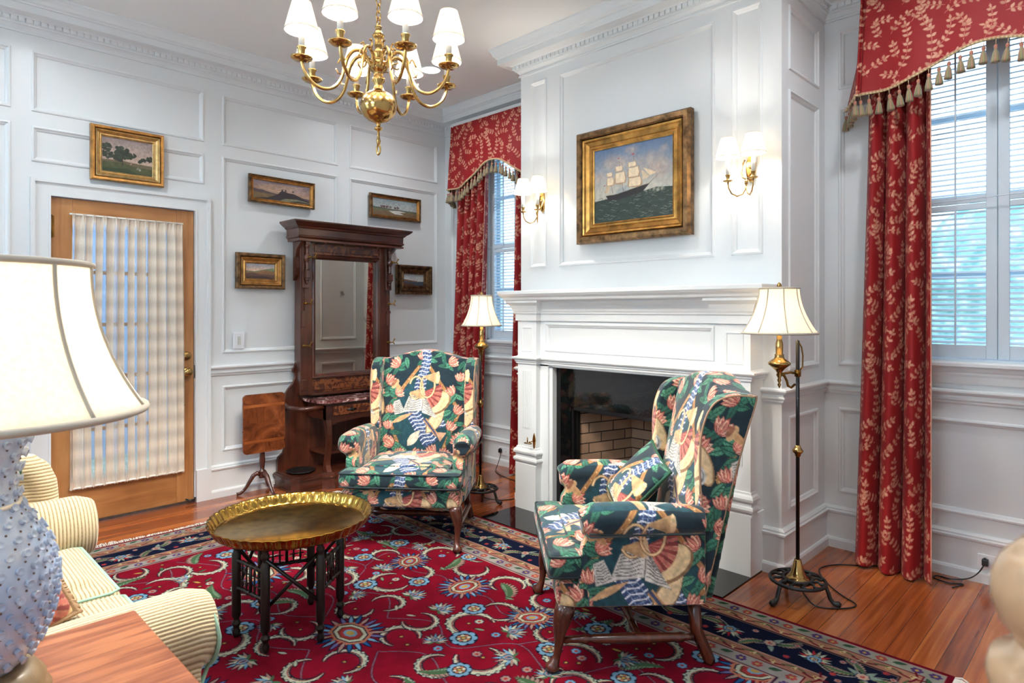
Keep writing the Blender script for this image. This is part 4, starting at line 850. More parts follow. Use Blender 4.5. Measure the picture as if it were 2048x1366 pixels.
# ============================================================ chairs
def chair_proto():
    t_=thing('wing_chair','','armchair')
    FM=attrmat('tapestry_fabric',.85,.25,500,.12,.2); W_=.345
    # seat frame
    mb=MB(); mb.box(-.335,.335,.01,.57,.225,.325,b=.02); me=soften(mb,.008,3,1); triplanar(me,FAB,(.3,.40,.16)); me.materials.append(FM); obj('seat_frame',me,None,t_)
    # cushion (T shaped)
    mb=MB(); mb.box(-.262,.262,-.0,.50,.332,.435,b=.035); mb.box(-.345,.345,-.025,.115,.332,.428,b=.028); mb.box(-.20,.20,.06,.44,.40,.455,b=.026)
    me=soften(mb,.0075,8,1)
    c=coords(me).astype(float); n=normals(me); u=c[:,0]+.3; v=np.where(n[:,1]<-.6,c[:,2]-.43+.66,c[:,1]+.10)
    u=np.where(np.abs(n[:,0])>.7,c[:,1]+.1,u); v=np.where((np.abs(n[:,0])>.7),c[:,2]+.2,v); setcol(me,FAB.sample(u,v)); me.materials.append(FM); cu=obj('seat_cushion',me,None,t_)
    mb=MB()
    for z in (.343,.417): mb.tube(catmull([(-.256,.46,z),(-.258,.14,z),(-.29,.112,z),(-.330,.105,z),(-.340,.06,z),(-.336,0,z),(-.30,-.019,z),(0,-.022,z),(.30,-.019,z),(.336,0,z),(.340,.06,z),(.330,.105,z),(.29,.112,z),(.258,.14,z),(.256,.46,z)],4),.0045,6)
    pipe=paint('dark_piping',(26,40,44),.8); pipel=paint('light_piping',(150,120,96),.8); mb.build('piping',pipe,cu)
    # back with camel crest
    mb=MB()
    def yb(z): return .50+.155*max(0,(z-.42))/.6      # front surface of the back
    prof=[(x,1.012+.050*max(0,math.cos(x/.235*PI/2))**1.3 if abs(x)<.235 else 1.012-.012*((abs(x)-.235)/.07)) for x in np.linspace(-.30,.30,25)]
    poly=[(-.30,.24)]+prof+[(.30,.24)]
    mb.prism(poly,lambda a,b:(a,yb(b),b),lambda a,b:(a,yb(b)+.10+.01*b,b))
    me=soften(mb,.008,6,1); c=coords(me).astype(float); n=normals(me)
    w=np.clip(-n[:,1],0,1)*np.cos(np.clip(c[:,0]/.27,-1,1)*PI/2)**.6*np.sin(np.clip((c[:,2]-.40)/.66,0,1)*PI)**.7; c[:,1]-=.045*w; me.vertices.foreach_set('co',c.astype(np.float32).ravel()); me.update()
    top=(n[:,2]>.6)&(c[:,2]>.95); u=c[:,0]+.30; v=c[:,2]-.36+np.where(top,c[:,1]-.65,0); sd=np.abs(n[:,0])>.75; u=np.where(sd,c[:,1],u); setcol(me,FAB.sample(u,v)); me.materials.append(FM); obj('back',me,None,t_)
    for s in (-1,1):
        P1=[(.54,.56),(.535,.70),(.535,.82),(.548,.90),(.575,.965),(.62,1.0),(.68,1.012),(.735,1.006),(.758,1.0),(.72,.86),(.665,.66),(.615,.46),(.575,.30),(.56,.235),(.46,.235),(.48,.56)]
        mb=MB(); mb.prism(P1,lambda a,b:(s*.272,a,b),lambda a,b:(s*(.330+.018*max(0,(b-.5))),a,b)); me=soften(mb,.0075,4,1); triplanar(me,FAB,(.1,.055,.36)); me.materials.append(FM); w=obj('wing',me,None,t_)
        E_=[(.550,.60),(.541,.70),(.541,.82),(.553,.898),(.580,.960),(.62,.992),(.68,1.003),(.735,.998),(.750,.99),(.713,.86),(.658,.66),(.609,.46),(.570,.30),(.556,.245)]
        mb=MB(); mb.tube(catmull([(s*(.327+.018*max(0,b-.5)),a,b) for a,b in E_],3),.0042,6); mb.build('welt',pipel,w)
        # arm: scroll roll + panel
        mb=MB(); pts=[(s*.335,y,z) for y,z in ((.105,.535),(.14,.552),(.30,.556),(.44,.553),(.55,.548))]; mb.tube(pts,[.052,.064,.062,.056,.050],16); mb.tube([(s*.335,.098,.548),(s*.335,.13,.548)],[.045,.06],16)
        mb.prism([(.125,.235),(.115,.40),(.125,.53),(.56,.54),(.56,.235)],lambda a,b:(s*.275,a,b),lambda a,b:(s*.345,a,b)); mb.prism([(.09,.30),(.10,.45),(.13,.5),(.13,.3)],lambda a,b:(s*.285,a,b),lambda a,b:(s*.34,a,b)); me=soften(mb,.0075,4,1); triplanar(me,FAB,(.42,-.03,-.02)); me.materials.append(FM); ar=obj('arm',me,None,t_)
        mb=MB(); mb.tube(catmull([(s*.395,y,z) for y,z in ((.12,.52),(.25,.515),(.40,.515),(.54,.515))],3),.0035,6); mb.build('welt',pipe,ar)
    # legs
    for s in (-1,1):
        mb=MB(); P2=[(.305,.045,.235,.036),(.308,.04,.205,.038),(.318,.028,.17,.032),(.325,.02,.13,.022),(.322,.018,.09,.016),(.318,.012,.05,.0135),(.322,.002,.026,.019),(.326,-.006,.014,.028),(.326,-.006,.004,.024)]
        mb.tube([(s*x,y,z) for x,y,z,r in P2],[r for *_,r in P2],14); mb.build('front_leg',maho,t_)
        mb=MB(); mb.tube([(s*.285,.53,.24),(s*.29,.54,.12),(s*.303,.578,.03),(s*.305,.585,.012),(s*.305,.585,.002)],[.026,.024,.022,.022,.022],4); mb.build('rear_leg',maho,t_)
        mb=MB(); x=s*.312; mb.tube([(x,y,.105) for y in (.03,.10,.12,.135,.15,.30,.46,.475,.49,.52)],[.013,.013,.018,.012,.016,.020,.016,.019,.013,.013],10); mb.build('side_stretcher',maho,t_)
    mb=MB(); mb.tube([(x,.32,.105) for x in (-.31,-.22,-.20,-.18,-.05,0,.05,.18,.20,.22,.31)],[.012,.013,.018,.013,.018,.021,.018,.013,.018,.013,.012],10); mb.build('cross_stretcher',maho,t_)
    return t_
CH=chair_proto()
CA=CH; CA.location=(1.785,-1.79,0.0115); CA.rotation_euler=(0,0,math.radians(39.56)); CA['label']='teal floral tapestry wing chair standing in front of the hall tree'; CA['group']='matching wing chairs by the fireplace'
CB=copy_tree(CH); CB.location=(2.925,-1.86,.0115); CB.rotation_euler=(0,0,math.radians(-42.97)); CB['label']='teal floral tapestry wing chair holding a throw pillow, in front of the firebox'; CB['group']='matching wing chairs by the fireplace'
# ============================================================ pictures
gold=metal('gilt_frame',(206,152,88),.3,.3,22,.12); goldd=metal('dark_gilt',(146,112,78),.4,.5,26,.25); goldl=metal('pale_gilt',(224,190,130),.28,.2,30)
pm=attrmat('oil_paint',.45,0,120,.12,.4)
def sky(c,top,bot,amp=30,seed=1,y0=.4):
    n=fbm(c.H,c.W,4,seed,5,.6); g=np.linspace(0,1,c.H)[:,None,None]; c.a[:]=np.array(bot)*(1-np.clip((g-y0)/(1-y0),0,1))+np.array(top)*np.clip((g-y0)/(1-y0),0,1); c.a+=((n-.5)*2*amp)[...,None]*np.array((1,.9,.85))
def texture(c,amp=.16,seed=4,cells=30): c.a*=1+amp*(fbm(c.H,c.W,cells,seed,3,.7)[...,None]-.5)*2
def hill(c,pts,col,col2=None,seed=2):
    p=np.array(pts,float)*(c.w,c.h); c.poly(np.vstack([p,[c.w,0],[0,0]]),col)
def blob(c,x,y,r,col,n=26,seed=1,k=.5):
    R=random.Random(seed)
    for i in range(n): a=R.uniform(0,6.28); d=R.random()**.5*r; s=R.uniform(.75,1.2); c.disc(x*c.w+math.cos(a)*d,y*c.h+math.sin(a)*d*.75,r*R.uniform(.15,.35),np.array(col)*s,n=8)
def paint_landscape(i,w,h):
    c=Cv(w,h,.0011,(120,110,110))
    if i==0:
        sky(c,(140,126,124),(186,160,146),16,3); hill(c,[(0,.34),(.4,.36),(.62,.33),(1,.30)],(96,84,64)); hill(c,[(0,.28),(.4,.30),(.6,.22),(1,.2)],(66,72,44)); hill(c,[(0,.1),(.5,.14),(.7,.02),(1,.02)],(44,58,36))
        for x,y,r,s in ((.08,.72,.030,1),(.10,.5,.03,2),(.38,.66,.036,3),(.46,.55,.036,4),(.33,.48,.036,5),(.6,.55,.02,6),(.82,.46,.016,7),(.95,.5,.022,8),(.75,.4,.014,9)): blob(c,x,y,r,(44,54,44),40,s)
        c.line([(c.w*.40,c.h*.2),(c.w*.40,c.h*.6)],.005,(46,36,28)); c.line([(c.w*.1,c.h*.25),(c.w*.1,c.h*.6)],.003,(90,84,76)); blob(c,.72,.16,.014,(130,126,120),14,4); blob(c,.57,.30,.006,(206,170,140),8,3)
    if i==1:
        sky(c,(112,100,110),(190,150,120),26,6,.2); 
        for k in range(14): c.line([(c.w*(.02+.02*k),c.h*(.62+.02*k%.3)),(c.w*(.5+.03*k),c.h*(.5+.03*k%.4))],.004,[(208,184,110),(186,130,104),(130,112,130)][k%3],.5)
        hill(c,[(0,.52),(.15,.50),(.35,.38),(.5,.36),(1,.3)],(84,70,74)); hill(c,[(0,.34),(.3,.32),(.5,.3),(1,.2)],(118,96,66)); hill(c,[(.25,.12),(.42,.34),(.47,.52),(.52,.56),(.62,.5),(.72,.48),(.85,.34),(1,.16)],(52,42,46))
        for x in (.5,.56,.7): blob(c,x,.60,.009,(48,38,38),14,int(x*10))
        c.poly(np.array([(.45,.0),(.55,.16),(.75,.2),(1,.1),(1,0)])*(c.w,c.h),(120,118,92)); c.poly(np.array([(.6,.0),(.8,.12),(1,.06),(1,0)])*(c.w,c.h),(54,50,44))
    if i==2:
        sky(c,(150,156,172),(220,186,160),18,8,.55); hill(c,[(0,.52),(.3,.5),(.6,.62),(1,.76)],(110,122,92)); hill(c,[(0,.42),(.4,.46),(.6,.6),(1,.5)],(134,98,66)); hill(c,[(0,.3),(.2,.42),(.5,.3),(1,.34)],(96,70,60)); hill(c,[(0,.12),(.5,.2),(1,.06)],(66,48,46))
    if i==3:
        sky(c,(132,146,150),(170,172,168),22,9,.4); hill(c,[(0,.48),(.5,.42),(1,.40)],(70,84,80)); hill(c,[(0,.40),(.5,.38),(1,.34)],(104,100,74)); hill(c,[(0,.22),(.5,.28),(1,.24)],(112,90,64))
        for x in (.2,.26,.32,.38,.5,.56): blob(c,x,.52,.014,(84,56,46),20,int(x*30))
        c.poly(np.array([(.35,.3),(.6,.36),(.75,.3),(.6,.24),(.7,.14),(.5,.12)])*(c.w,c.h),(196,196,190))
    if i==4:
        sky(c,(150,158,166),(186,186,182),26,12,.4); hill(c,[(0,.56),(.3,.5),(.6,.42),(1,.36)],(104,76,58)); hill(c,[(0,.4),(.5,.34),(1,.4)],(60,72,84)); hill(c,[(0,.26),(.4,.2),(.6,.06),(1,.02)],(78,52,42)); blob(c,.72,.38,.006,(220,220,214),6,3)
    texture(c); return c
def paint_ship(w,h):
    c=Cv(w,h,.0011,(120,140,160)); sky(c,(84,104,136),(186,182,170),14,15,.45)
    def cloud(x,y,r,s):
        R=random.Random(s)
        for i in range(90): a=R.uniform(0,6.28); d=R.random()**.7*r; c.disc(x*w+math.cos(a)*d*1.5,y*h+math.sin(a)*d,r*R.uniform(.25,.55),[(196,166,146),(168,152,146),(140,140,146),(206,184,166)][R.randrange(4)],n=14,alpha=.07)
    for x,y,r,s in ((.22,.80,.045,1),(.37,.77,.045,2),(.74,.72,.06,3),(.86,.62,.05,4),(.55,.76,.035,5),(.06,.62,.04,6),(.5,.92,.03,7),(.9,.86,.02,8),(.8,.60,.045,9)): cloud(x,y,r,s)
    hill(c,[(0,.30),(.2,.32),(.5,.33),(.8,.38),(1,.36)],(40,52,46))
    R=random.Random(4)
    for k in range(220):
        x=R.random()*w; y=R.random()**1.1*.33*h; L=R.uniform(.02,.06); t=np.linspace(0,1,6); yy=y+.004*np.sin(t*5+R.random()*6); col=[(26,34,32),(36,48,42),(58,72,62),(18,24,24),(120,130,116)][R.randrange(5)]; c.line(np.stack([x+t*L,yy],1),R.uniform(.001,.004),col,.7)
    for k in range(22):
        x=R.random()*w; y=R.random()*.28*h; t=np.linspace(0,1,7); c.line(np.stack([x+t*.035,y+.004*np.sin(t*6)],1),.0016,(176,180,164),.8)
    # hull
    P_=lambda L:np.array(L)*(w,h)
    for k in range(30): c.disc((.66+.24*R.random())*w,(.33+.05*R.random())*h,.008*R.random()+.003,(186,182,162),n=8,alpha=.3)
    c.poly(P_([(.15,.365),(.19,.295),(.30,.285),(.5,.315),(.64,.35),(.72,.44),(.60,.425),(.40,.39),(.28,.365)]),(34,29,30)); c.line(P_([(.15,.362),(.3,.363),(.45,.395),(.62,.428),(.72,.445)]),.002,(180,160,130)); c.line(P_([(.70,.43),(.86,.57)]),[.003,.001],(70,56,48))
    c.poly(P_([(.26,.36),(.36,.45),(.48,.47),(.46,.39)]),(150,160,166),.6)
    for x0,x1,y in ((.22,.20,.66),(.36,.335,.80),(.545,.52,.84)): c.line(P_([(x0+.03,.38),(x1,y)]),.0022,(90,66,50))
    def sail(x,y,sw,sh,f=.06):
        c.poly(P_([(x-sw*.42,y+sh),(x+sw*.42,y+sh*1.04),(x+sw*.56,y+sh*.4),(x+sw*.5,y),(x,y-sh*.10),(x-sw*.5,y+.005),(x-sw*.5,y+sh*.45)]),(172,140,108)); c.poly(P_([(x-sw*.39,y+sh*.97),(x+sw*.36,y+sh),(x+sw*.46,y+sh*.45),(x+sw*.38,y+sh*.06),(x-sw*.4,y+sh*.08)]),(228,208,176))
    sail(.535,.43,.18,.12); sail(.52,.555,.155,.13); sail(.50,.695,.11,.065)
    sail(.345,.50,.15,.15); sail(.33,.665,.10,.07)
    sail(.215,.49,.10,.11); sail(.205,.615,.08,.055); c.poly(P_([(.14,.39),(.19,.40),(.21,.50),(.16,.48)]),(198,172,140))
    c.poly(P_([(.62,.63),(.64,.50),(.72,.53),(.66,.60)]),(214,190,156)); c.poly(P_([(.64,.66),(.72,.54),(.81,.57)]),(222,200,166)); 
    for a,b in (((.2,.72),(.14,.40)),((.335,.80),(.52,.60)),((.52,.84),(.80,.57)),((.33,.48),(.42,.38)),((.36,.48),(.30,.37))): c.line(P_([a,b]),.0008,(90,70,56),.7)
    c.poly(P_([(.50,.865),(.53,.872),(.53,.855),(.50,.85)]),(170,40,40)); c.poly(P_([(.305,.84),(.335,.846),(.335,.83)]),(170,50,50)); c.poly(P_([(.115,.50),(.145,.51),(.145,.495)]),(150,40,40)); texture(c,.1,3,40); return c
def picture(name,label,F,yc,zc,w,h,fw,depth,cvs,mats,rot=0,wall='x',orn=0,group=None):
    """framed picture; F local frame: a across, b up, d out of the wall"""
    t_=thing(name,label,'painting',(0,0,0),group=group)
    if wall=='x': t_.location=(.0,yc,zc); G=lambda a,b,d:(d+.006,a,b)
    else: t_.location=(yc,BY,zc); G=lambda a,b,d:(a,-d-.006,b)
    W2,H2=w/2,h/2; iw,ih=W2-fw,H2-fw
    pr=[(0,0),(0,depth*.7),(fw*.10,depth),(fw*.30,depth*.98),(fw*.36,depth*.8)]
    mb=MB(); mb.rings([(-W2+i,W2-i,-H2+i,H2-i,d) for i,d in pr]+[(-W2+fw*.36,W2-fw*.36,-H2+fw*.36,H2-fw*.36,.0)],G,fill=False)
    if orn:
        R=random.Random(3); n=int(w/.012)
        for k in range(n):
            for b in (-H2+fw*.2,H2-fw*.2): x=-W2+(k+.5)*w/n; p=G(x,b,depth); mb.lathe([(0,-.004),(.0055,0),(0,.004)],6,p)
        n=int(h/.012)
        for k in range(n):
            for a in (-W2+fw*.2,W2-fw*.2): y=-H2+(k+.5)*h/n; p=G(a,y,depth); mb.lathe([(0,-.004),(.0055,0),(0,.004)],6,p)
    mb.build('outer_frame',mats[0],t_)
    pr2=[(fw*.36,depth*.62),(fw*.42,depth*.78),(fw*.50,depth*.74),(fw*.56,depth*.55),(fw*.74,depth*.42),(fw*.80,depth*.50),(fw*.88,depth*.50),(fw*.94,depth*.34),(fw,depth*.30),(fw,depth*.2)]
    mb=MB(); mb.rings([(-W2+i,W2-i,-H2+i,H2-i,d) for i,d in pr2],G,fill=False); mb.build('inner_frame',mats[1],t_)
    nx_=int(2*iw/.0022)+2; ny_=int(2*ih/.0022)+2; A,B=np.meshgrid(np.linspace(-iw,iw,nx_),np.linspace(-ih,ih,ny_),indexing='ij')
    if wall=='x': Pp=np.stack([np.full_like(A,.006+depth*.22),A,B],-1)
    else: Pp=np.stack([A,np.full_like(A,-.006-depth*.22),B],-1)
    me=gridmesh(Pp,'canvas'); setcol(me,cvs.sample(((A+iw)/(2*iw)*cvs.w).ravel(),((B+ih)/(2*ih)*cvs.h).ravel())); me.materials.append(pm); obj('canvas',me,None,t_)
    mb=MB(); mb.rings([(-W2+.01,W2-.01,-H2+.01,H2-.01,0),(-W2+.01,W2-.01,-H2+.01,H2-.01,depth*.15)],G); mb.build('backing',blackp,t_)
    if rot: t_.rotation_euler=(math.radians(rot),0,0) if wall=='x' else (0,math.radians(rot),0)
    return t_
LS=[(-2.660,2.326,.420,.348,.066,.045,(gold,goldl),.0,0,'small gilt framed tree landscape hanging over the glazed pine door'),
    (-1.614,2.234,.520,.208,.036,.035,(goldd,gold),-.6,1,'wide gilt framed sunset painting of a dark hill, above and before the hall tree'),
    (-1.784,1.622,.370,.264,.076,.040,(goldd,gold),-.2,0,'small broad framed pink sky landscape over the light switch'),
    (-.576,2.230,.530,.210,.034,.035,(goldd,gold),.1,1,'wide gilt framed marsh landscape above the far end of the hall tree cornice'),
    (-.378,1.604,.380,.264,.080,.050,(goldd,goldd),0,0,'small deep framed seaside picture between hall tree and curtain')]
for i,(yc,zc,w,h,fw,dp,mts,rt,on,lab) in enumerate(LS): picture('landscape_painting',lab,None,yc,zc,w,h,fw,dp,paint_landscape(i,w-2*fw,h-2*fw),mts,rt,'x',on,'small landscapes on the panelled wall')
shipg=metal('bright_gilt',(214,158,84),.28,.35,18,.1)
picture('ship_painting','large gilt framed painting of a three masted sailing ship above the mantel',None,2.521,2.103,.804,.703,.125,.055,paint_ship(.554,.453),(goldd,shipg),0,'y')
# ============================================================ curtains and valances
curm=attrmat('curtain_damask',.6,.05,700,.08,.3)
def curtain(name,label,x0,x1,b0,b1,ztop,folds,ph,yb,group):
    t_=thing(name,label,'curtain',((x0+x1)/2,-.12,0),group=group); cx=(x0+x1)/2
    nu,nv=260,520; s=np.linspace(0,1,nu); z=np.linspace(0.012,ztop,nv); S,Z=np.meshgrid(s,z,indexing='ij'); f=1-Z/ztop
    X=(x0+(x1-x0)*S)*(1-f)+(b0+(b1-b0)*S)*f-cx
    a=2*PI*folds*S+ph+.5*np.sin(4.1*S+1.3*f+ph); fold=np.sin(a)+.16*np.sin(2*a+.8)
    Y=.042+(.052+.010*f)*fold*(1-.25*(1-f)) - yb*f**1.5; X=X+.010*np.cos(a)*(1+f)
    Z=Z+.006*np.sin(7*S+ph)*f
    d=np.sqrt(np.diff(X,axis=0)**2+np.diff(Y,axis=0)**2); U=np.vstack([np.zeros((1,nv)),np.cumsum(d,0)])
    me=gridmesh(np.stack([X,Y,Z],-1),'curtain'); setcol(me,CURT.sample((U+x0).ravel(),Z.ravel()+.02)); me.materials.append(curm); o=obj('drape',me,None,t_)
    m=o.modifiers.new('thick','SOLIDIFY'); m.thickness=.003
    # lining edge
    mb=MB(); mb.tube([(X[-1,k],Y[-1,k],Z[-1,k]) for k in range(0,nv,20)],.003,5); mb.build('lining_edge',paint('curtain_lining',(200,150,130),.8),t_); return t_
GC='red leaf pattern curtains beside the windows'
curtain('curtain','long red leaf pattern curtain panel hanging beside the right-hand floor lamp',3.652,3.945,3.605,3.975,2.93,3.7,.6,.12,GC)
curtain('curtain','long red leaf pattern curtain hanging behind the corner floor lamp',.315,.665,.30,.66,2.93,4.2,2.1,.09,GC)
curtain('curtain','narrow strip of red leaf curtain tucked against the chimney breast',1.025,1.33,1.02,1.34,2.93,3.4,1.2,.07,GC)
curtain('curtain','red leaf pattern curtain on the far side of the large shuttered window',4.43,4.70,4.40,4.74,2.93,3.4,2.6,.09,GC)
braidm=attrmat('braid_trim',.8,.3,900,.2,.2)
def valance(label,cx,zedge,cshift):
    t_=thing('valance',label,'valance',(cx,0,0),group='red tasselled valances over the windows')
    ztop=2.972; hw=.545
    # plan path: wall -> corner -> front -> corner -> wall, param by arc
    def plan(fr,f): # fr in [-1.28,1.28] ; |fr|>1 on the return
        k=hw+ .02*f
        if abs(fr)<=1: return fr*k,-.165-.012*f+ .010*math.sin(fr*14)*f*(.5+.5*abs(fr))
        s=math.copysign(1,fr); q=(abs(fr)-1)/.28; return s*(k+ (.075+.02)*q*f+.0*q), -.165*(1-q)-.012*f*(1-q)
    def zb(fr):
        a=min(abs(fr),1); return zedge+(2.590-zedge)*(.5+.5*math.cos(PI*min(a/.78,1)))**.9-(.022*(abs(fr)-1)/.28 if abs(fr)>1 else 0)
    FR=np.concatenate([np.linspace(-1.28,-1.0,34),np.linspace(-.996,.996,420),np.linspace(1.0,1.28,34)]); nv=230; Pp=np.zeros((len(FR),nv,3)); U=[0]
    for i,fr in enumerate(FR):
        b=zb(fr)
        for j in range(nv):
            z=b+(ztop-b)*j/(nv-1); f=(ztop-z)/.5; x,y=plan(fr,f); Pp[i,j]=(x,y,z)
    d=np.sqrt(((Pp[1:,100]-Pp[:-1,100])**2)[:,:2].sum(1)); U=np.concatenate([[0],np.cumsum(d)])
    # soft vertical pleats close to the corners
    for fr0 in (-.97,.97)+((.36,) if cshift>.1 else ()): k=np.exp(-((FR-fr0)/.012)**2); Pp[:,:,1]+=(.016*k)[:,None]
    me=gridmesh(Pp,'valance'); setcol(me,CURT.sample((U[:,None]+np.zeros(nv)+cshift).ravel(),Pp[:,:,2].ravel()+.35)); me.materials.append(curm); o=obj('valance_cloth',me,None,t_); m=o.modifiers.new('t','SOLIDIFY'); m.thickness=.003
    mb=MB(); mb.box(-hw,hw,-.16,-.001,ztop-.004,ztop+.028); mb.build('valance_board',white,t_)
    # braid
    pts=[]; idx=range(0,len(FR),3)
    for i in idx: pts.append(Pp[i,0]+(0,-.004,.006))
    me=MB().tube([tuple(p) for p in pts],.0075,10,flat=1.0).mesh('braid'); c=coords(me); q=(np.arange(len(me.vertices))//10); col=np.where((q%2==0)[:,None],(226,208,160),(176,150,110)); r=np.arange(len(me.vertices))%10; col=np.where(((r==2)|(r==7)|(r==8))[:,None],(150,60,50),col); setcol(me,col); me.materials.append(braidm); obj('braid',me,None,t_)
    # tassels
    L=0; nxt=.016; base=None; tm=[attrmat('tassel_thread',.85,.3)]
    for i in range(1,len(FR)):
        L+=np.linalg.norm(Pp[i,0]-Pp[i-1,0])
        if L>=nxt:
            nxt+=.0465
            if base is None:
                mb=MB(); mb.tube([(0,0,0),(0,0,-.028)],.0016,6); mb.lathe([(0,-.024),(.006,-.027),(.0085,-.033),(.0075,-.040),(.0055,-.044),(.0075,-.047),(.0055,-.050),(.0085,-.056),(.0125,-.075),(.0155,-.098),(.0165,-.108),(.010,-.110),(0,-.108)],20,flute=lambda i_,j_:1+(.13 if j_%2 else 0)*(i_>6)); me=mb.mesh('tassel')
                c=coords(me); ang=np.round(np.arctan2(c[:,1],c[:,0])/(PI/10)).astype(int); pal=np.array([(140,130,92),(104,112,86),(168,118,100),(132,116,84)]); col=pal[ang%4].astype(float); col[(c[:,2]>-.046)&(c[:,2]<-.024)]=(170,110,90); col[c[:,2]>-.024]=(196,180,140); setcol(me,col); me.materials.append(tm[0]); base=obj('tassel',me,None,t_); base.location=Vector(Pp[i,0])+Vector((0,-.004,.0)); o=base
            else: o=base.copy(); COL.objects.link(o); o.parent=t_; o.location=Vector(Pp[i,0])+Vector((0,-.004,0)); 
            o.rotation_euler=(rnd.uniform(-.08,.08),rnd.uniform(-.08,.08),rnd.uniform(0,6))
    return t_
valance('shaped red leaf valance with tassel fringe over the large shuttered window',4.185,2.458,.22); valance('shaped red leaf valance with tassel fringe tucked between corner and chimney breast',.83,2.405,.02)
# ============================================================ lamps
def shade_mat(name,c,strength,tr=.55):
    t=NT(name); a=t.n('ShaderNodeBsdfTranslucent'); a.inputs[0].default_value=L4(c); mx=t.n('ShaderNodeMixShader'); mx.inputs[0].default_value=tr; t.b.inputs['Base Color'].default_value=L4(c); P(t,Roughness=.8)
    v=t.coord('Object',(1,1,1)); n=t.n('ShaderNodeTexNoise'); n.inputs['Scale'].default_value=120; n.inputs['Detail'].default_value=3; t.l(v,n.inputs['Vector'])
    t.l(t.ramp(n.outputs[0],[(.35,np.array(c)*.90),(.6,c)]),a.inputs[0])
    t.b.inputs['Emission Color'].default_value=L4((255,242,218)); t.b.inputs['Emission Strength'].default_value=strength
    t.l(t.b.outputs[0],mx.inputs[1]); t.l(a.outputs[0],mx.inputs[2]); t.l(mx.outputs[0],t.out.inputs[0]); return t.m
silk=shade_mat('linen_shade',(248,238,218),.3,.6); silkw=shade_mat('white_shade',(248,243,234),.3,.6); trimm=paint('shade_trim',(176,168,154),.8)
def emis(name,c,s):
    t=NT(name); t.b.inputs['Emission Color'].default_value=L4(c); t.b.inputs['Emission Strength'].default_value=s; t.b.inputs['Base Color'].default_value=(1,1,1,1); return t.m
bulbm=emis('bulb_glow',(255,226,180),18); candm=paint('candle_sleeve',(240,236,226),.5)
def bell(parent,c,rt,rb,zt,zb,mat,ribs,k=2.0,name='lamp_shade',seg=48,cord=.0035):
    n=14; pr=[]
    for i in range(n+1):
        t=i/n; r=rt+(rb-rt)*(t**k); pr.append((r,zt+(zb-zt)*t))
    mb=MB(); vs=[];fs=[]
    for j in range(seg):
        a=2*PI*j/seg
        for r,z in pr: vs.append((c[0]+r*math.cos(a),c[1]+r*math.sin(a),z))
    for j in range(seg):
        l=(j+1)%seg
        for i in range(n): fs.append((j*(n+1)+i,l*(n+1)+i,l*(n+1)+i+1,j*(n+1)+i+1))
    mb.add(vs,fs,0,True); s=mb.build(name,mat,parent)
    m=s.modifiers.new('t','SOLIDIFY'); m.thickness=.0012
    mb=MB()
    for z,r,w in ((zt,rt,1.3),(zb,rb,1.5)): mb.tube([(c[0]+r*math.cos(a),c[1]+r*math.sin(a),z) for a in np.linspace(0,2*PI,seg+1)[:-1]],cord*w,8,closed=True)
    for j in range(ribs): a=2*PI*(j+.5)/ribs+.2; mb.tube([(c[0]+(r+.001)*math.cos(a),c[1]+(r+.001)*math.sin(a),z) for r,z in pr],cord*.8,6)
    mb.build('shade_trim',trimm,s); return s
def bulb(parent,p,r,energy,color=WARM,size=.02):
    mb=MB(); mb.lathe([(0,-r*1.2),(r*.5,-r*1.1),(r*.55,-r*.8),(r,0),(r*.7,r*.75),(0,r)],16,p); mb.build('light_bulb',bulbm,parent); add_light('bulb_light','POINT',p,energy,color,parent=parent,shadow_soft_size=size)
